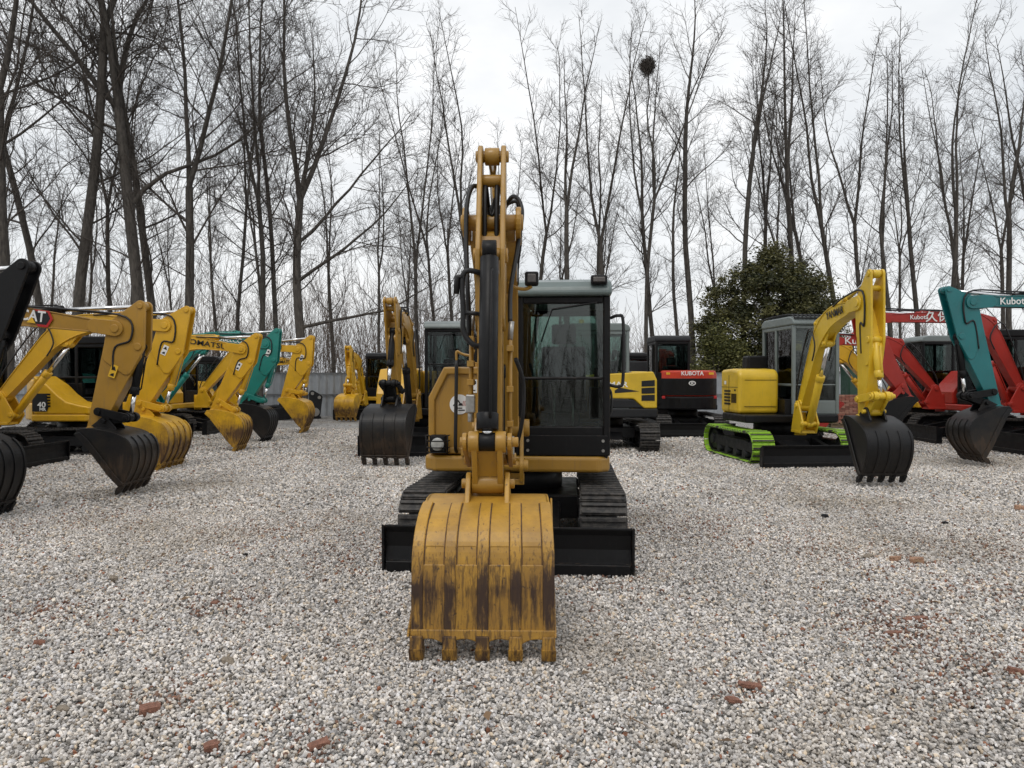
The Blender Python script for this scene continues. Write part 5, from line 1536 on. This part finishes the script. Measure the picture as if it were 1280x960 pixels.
# thicket and far wood: nobody could count these stems
def thicket(name, n, x0, x1, y0, y1, h0, h1, r, label, cat, mat, fan=3):
    tm = TreeMesh(); rd = random.Random(name)
    for i in range(n):
        p = (rd.uniform(x0, x1), rd.uniform(y0, y1), 0)
        h = rd.uniform(h0, h1) * (1.25 if p[0] < -3 else .75)
        st = grow(rd, p, (rd.gauss(0, .14), rd.gauss(0, .14), 1), h, 4, .09, .02)
        tm.tube(st, [r * 1.3, r * 1.1, r * .9, r * .7, r * .4], 3)
        for q in range(fan):
            p2, d2 = at_path(st, rd.uniform(.25, .95))
            b = grow(rd, p2, branch_dir(rd, d2, rd.uniform(.35, .9)), h * rd.uniform(.15, .4), 3, .14, .06)
            tm.tube(b, [r * .6, r * .5, r * .4, r * .25], 3)
    o = tm.obj(name, mat); tag(o, label, cat, kind='stuff')
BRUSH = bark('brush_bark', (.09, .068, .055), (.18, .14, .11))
HAZYBRUSH = bark('haze_paled_brush_bark', (.13, .105, .09), (.22, .18, .155))  # distance haze painted in as a paler bark colour
thicket('undergrowth', 2600, -34, 34, 29.6, 46, 1.2, 4.2, .010, 'bare brown brushwood growing behind the fence', 'undergrowth', BRUSH, 5)
thicket('near_brushwood', 900, -40, 40, -34, -19, 2.5, 5.5, .02, 'added brushwood behind the camera, out of view, darkening the cab glass reflections', 'undergrowth', BRUSH, 6)  # unseen strip, added to darken what the cab glass mirrors
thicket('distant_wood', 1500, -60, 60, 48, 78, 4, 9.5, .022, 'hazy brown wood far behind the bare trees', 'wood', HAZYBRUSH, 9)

# nest
nt_ = TreeMesh(); rd = random.Random(3)
for i in range(700):
    u = Vector((rd.gauss(0, 1), rd.gauss(0, 1), rd.gauss(0, 1))).normalized()
    c = u * rd.uniform(.10, .36) * (1 + .25 * math.sin(u.x * 3 + 1)); c.z *= .85
    d = u.cross(Vector((rd.gauss(0, 1), rd.gauss(0, 1), rd.gauss(0, 1)))).normalized() * rd.uniform(.08, .34)
    nt_.tube([tuple(c - d), tuple(c + u * .02), tuple(c + d + u * .05)], [.007, .008, .005], 3)
ne = nt_.obj('bird_nest', TWIG); ne.location = ((808 - 640) / 900 * 32, 32, 1.55 + (472 - 84) / 900 * 32)
tag(ne, 'dark round nest of twigs high in a bare tree', 'nest')

# ------------------------------------------------------------------ evergreens
def leaf_mat(name, a, b_):
    m, nt, b = nodes(name)
    at = nt.nodes.new('ShaderNodeAttribute'); at.attribute_name = 'Tone'
    c = mixc(nt, at.outputs['Fac'], a, b_)
    nt.links.new(c, b.inputs['Base Color']); b.inputs['Roughness'].default_value = .5
    tl = N(nt, 'ShaderNodeBsdfTranslucent'); nt.links.new(c, tl.inputs[0])
    mx = nt.nodes.new('ShaderNodeMixShader'); mx.inputs[0].default_value = .2
    out = nt.nodes['Material Output']
    nt.links.new(b.outputs[0], mx.inputs[1]); nt.links.new(tl.outputs[0], mx.inputs[2]); nt.links.new(mx.outputs[0], out.inputs[0])
    return m
def leafy(name, lobes, ncl, nleaf, size, mat, seed):
    g_ = np.random.default_rng(seed)
    Vs, Cs = [], []
    wts = np.array([l[3] * l[4] * l[5] for l in lobes]) ** .67
    wts /= wts.sum()
    for i in range(ncl):
        l = lobes[g_.choice(len(lobes), p=wts)]
        u = g_.normal(size=3); u /= np.linalg.norm(u); u *= g_.uniform(.45, 1.02) ** .6
        c = np.array(l[:3]) + u * np.array(l[3:6])
        if c[2] < .2: continue
        R_ = g_.uniform(.16, .62)
        p = c + g_.normal(size=(nleaf, 3)) * R_ * np.array([.55, .55, .38])
        t = np.clip(g_.normal(.40, .27) + g_.normal(0, .16, nleaf), 0, 1)
        d1 = g_.normal(size=(nleaf, 3)); d1[:, 2] *= .5; d1 /= np.linalg.norm(d1, axis=1)[:, None]
        d2 = np.cross(d1, g_.normal(size=(nleaf, 3))); d2 /= np.linalg.norm(d2, axis=1)[:, None]
        s_ = size * g_.uniform(.7, 1.3, (nleaf, 1))
        q = np.stack([p - d1 * s_, p + d2 * s_ * .38, p + d1 * s_, p - d2 * s_ * .38], 1)
        Vs.append(q.reshape(-1, 3)); Cs.append(np.repeat(t, 4))
    V = np.concatenate(Vs); t = np.concatenate(Cs)
    F_ = np.arange(len(V)).reshape(-1, 4)
    return np_mesh(name, V, F_, mat, np.stack([t, t, t, np.ones_like(t)], 1))
LEAF = leaf_mat('evergreen_leaf', (.027, .034, .012), (.165, .155, .055))
LEAF2 = leaf_mat('olive_leaf', (.055, .065, .018), (.24, .23, .075))
ev = empty('evergreen_tree', (11.0, 31.0, 0), 0, 'broad dark evergreen tree in front of the bare trees on the right', 'tree', 'evergreens behind the fence')
lb = [(0, 0, 4.2, 2.1, 1.8, 2.5), (-1.5, -.2, 3.2, 1.5, 1.5, 2.0), (1.5, 0, 3.6, 1.5, 1.5, 2.0), (.3, .2, 5.6, 1.3, 1.2, 1.4), (2.4, -.1, 4.3, .8, .9, 1.1), (-2.2, 0, 4.6, .7, .8, 1.0), (-.9, 0, 5.4, .9, .9, 1.1), (1.3, .1, 5.6, .8, .8, 1.0), (-1.0, 0, 1.6, 1.6, 1.4, 1.4), (1.2, 0, 1.8, 1.6, 1.4, 1.5), (-2.5, 0, 3.4, .6, .6, .7), (-2.9, 0, 2.2, .6, .7, .9), (2.9, 0, 3.2, .6, .6, .8), (.2, 0, 6.8, .6, .6, .5), (2.1, 0, 5.4, .5, .5, .6), (-1.7, 0, 5.5, .5, .5, .5)]
l_ = leafy('crown', lb, 680, 105, .075, LEAF, 4); l_.parent = ev
t_ = TreeMesh(); rd = random.Random(9)
t_.tube([(0, 0, -.1), (.05, 0, 2), (0, .1, 4.5), (.1, 0, 6.2)], [.22, .18, .10, .03], 8)
for q in range(14):
    p, d = at_path([(0, 0, 1), (0, 0, 6)], rd.uniform(0, .9)); t_.tube(grow(rd, p, branch_dir(rd, (0, 0, 1), rd.uniform(.5, 1.1)), rd.uniform(1.2, 2.4), 5, .1, .03), [.05, .045, .04, .03, .02, .01], 5)
b = t_.obj('trunk', BARK); b.parent = ev
ev2 = empty('evergreen_shrub', (8.55, 29.9, 0), 0, 'lighter olive evergreen shrub at the foot of the dark evergreen', 'shrub', 'evergreens behind the fence')
l_ = leafy('crown', [(0, 0, 1.7, 1.0, .8, 1.6), (.5, 0, 2.5, .7, .6, 1.0), (-.6, 0, 1.5, .7, .7, 1.0), (.1, 0, 3.2, .5, .5, .7)], 150, 80, .07, LEAF2, 6); l_.parent = ev2
t_ = TreeMesh(); rd = random.Random(10)
for q in range(7): t_.tube(grow(rd, (0, 0, -.05), branch_dir(rd, (0, 0, 1), rd.uniform(.05, .4)), rd.uniform(2, 3.4), 5, .08, .03), [.035, .03, .025, .02, .015, .008], 5)
b = t_.obj('stem', BARK); b.parent = ev2

# ------------------------------------------------------------------ sky, sun, camera
w = bpy.data.worlds.new('World'); SC.world = w; w.use_nodes = True
nt = w.node_tree
bg = nt.nodes['Background']
sk = nt.nodes.new('ShaderNodeTexSky'); sk.sky_type = 'NISHITA'; sk.sun_disc = False
SUN_EL, SUN_AZ = R(58), R(200)
sk.sun_elevation = SUN_EL; sk.sun_rotation = SUN_AZ; sk.air_density = 1.5; sk.dust_density = 4
tc = nt.nodes.new('ShaderNodeTexCoord')
mp = nt.nodes.new('ShaderNodeMapping'); mp.inputs['Scale'].default_value = (1, 1, 2.2); nt.links.new(tc.outputs['Generated'], mp.inputs['Vector'])
f1 = noise(nt, mp.outputs[0], 2.4, 6, .55)
cl = ramp(nt, f1, [(.30, (5.7, 5.95, 6.25)), (.50, (7.1, 7.25, 7.4)), (.68, (8.5, 8.5, 8.5))])
c = mixc(nt, .93, sk.outputs[0], cl)
nt.links.new(c, bg.inputs['Color']); bg.inputs['Strength'].default_value = .134
su = bpy.data.lights.new('sun', 'SUN'); su.energy = .9; su.angle = R(22); su.color = (1, .96, .9)
so = bpy.data.objects.new('sun', su); COL.objects.link(so)
dv = Vector((math.sin(SUN_AZ) * math.cos(SUN_EL), math.cos(SUN_AZ) * math.cos(SUN_EL), math.sin(SUN_EL)))
so.rotation_euler = dv.to_track_quat('Z', 'Y').to_euler()

cam = bpy.data.cameras.new('camera'); cam.sensor_width = 36; cam.lens = 900 / 1280 * 36; cam.clip_end = 1500; cam.clip_start = .05
co = bpy.data.objects.new('camera', cam); COL.objects.link(co)
co.location = (0, 0, 1.55); co.rotation_euler = (R(90) - math.atan(8 / 900), 0, 0)
SC.camera = co
SC.view_settings.view_transform = 'Standard'; SC.view_settings.look = 'None'
SC.view_settings.exposure = 0; SC.view_settings.gamma = 1
SC.cycles.max_bounces = 8; SC.cycles.transparent_max_bounces = 16
SC.cycles.use_adaptive_sampling = True; SC.cycles.adaptive_threshold = .015
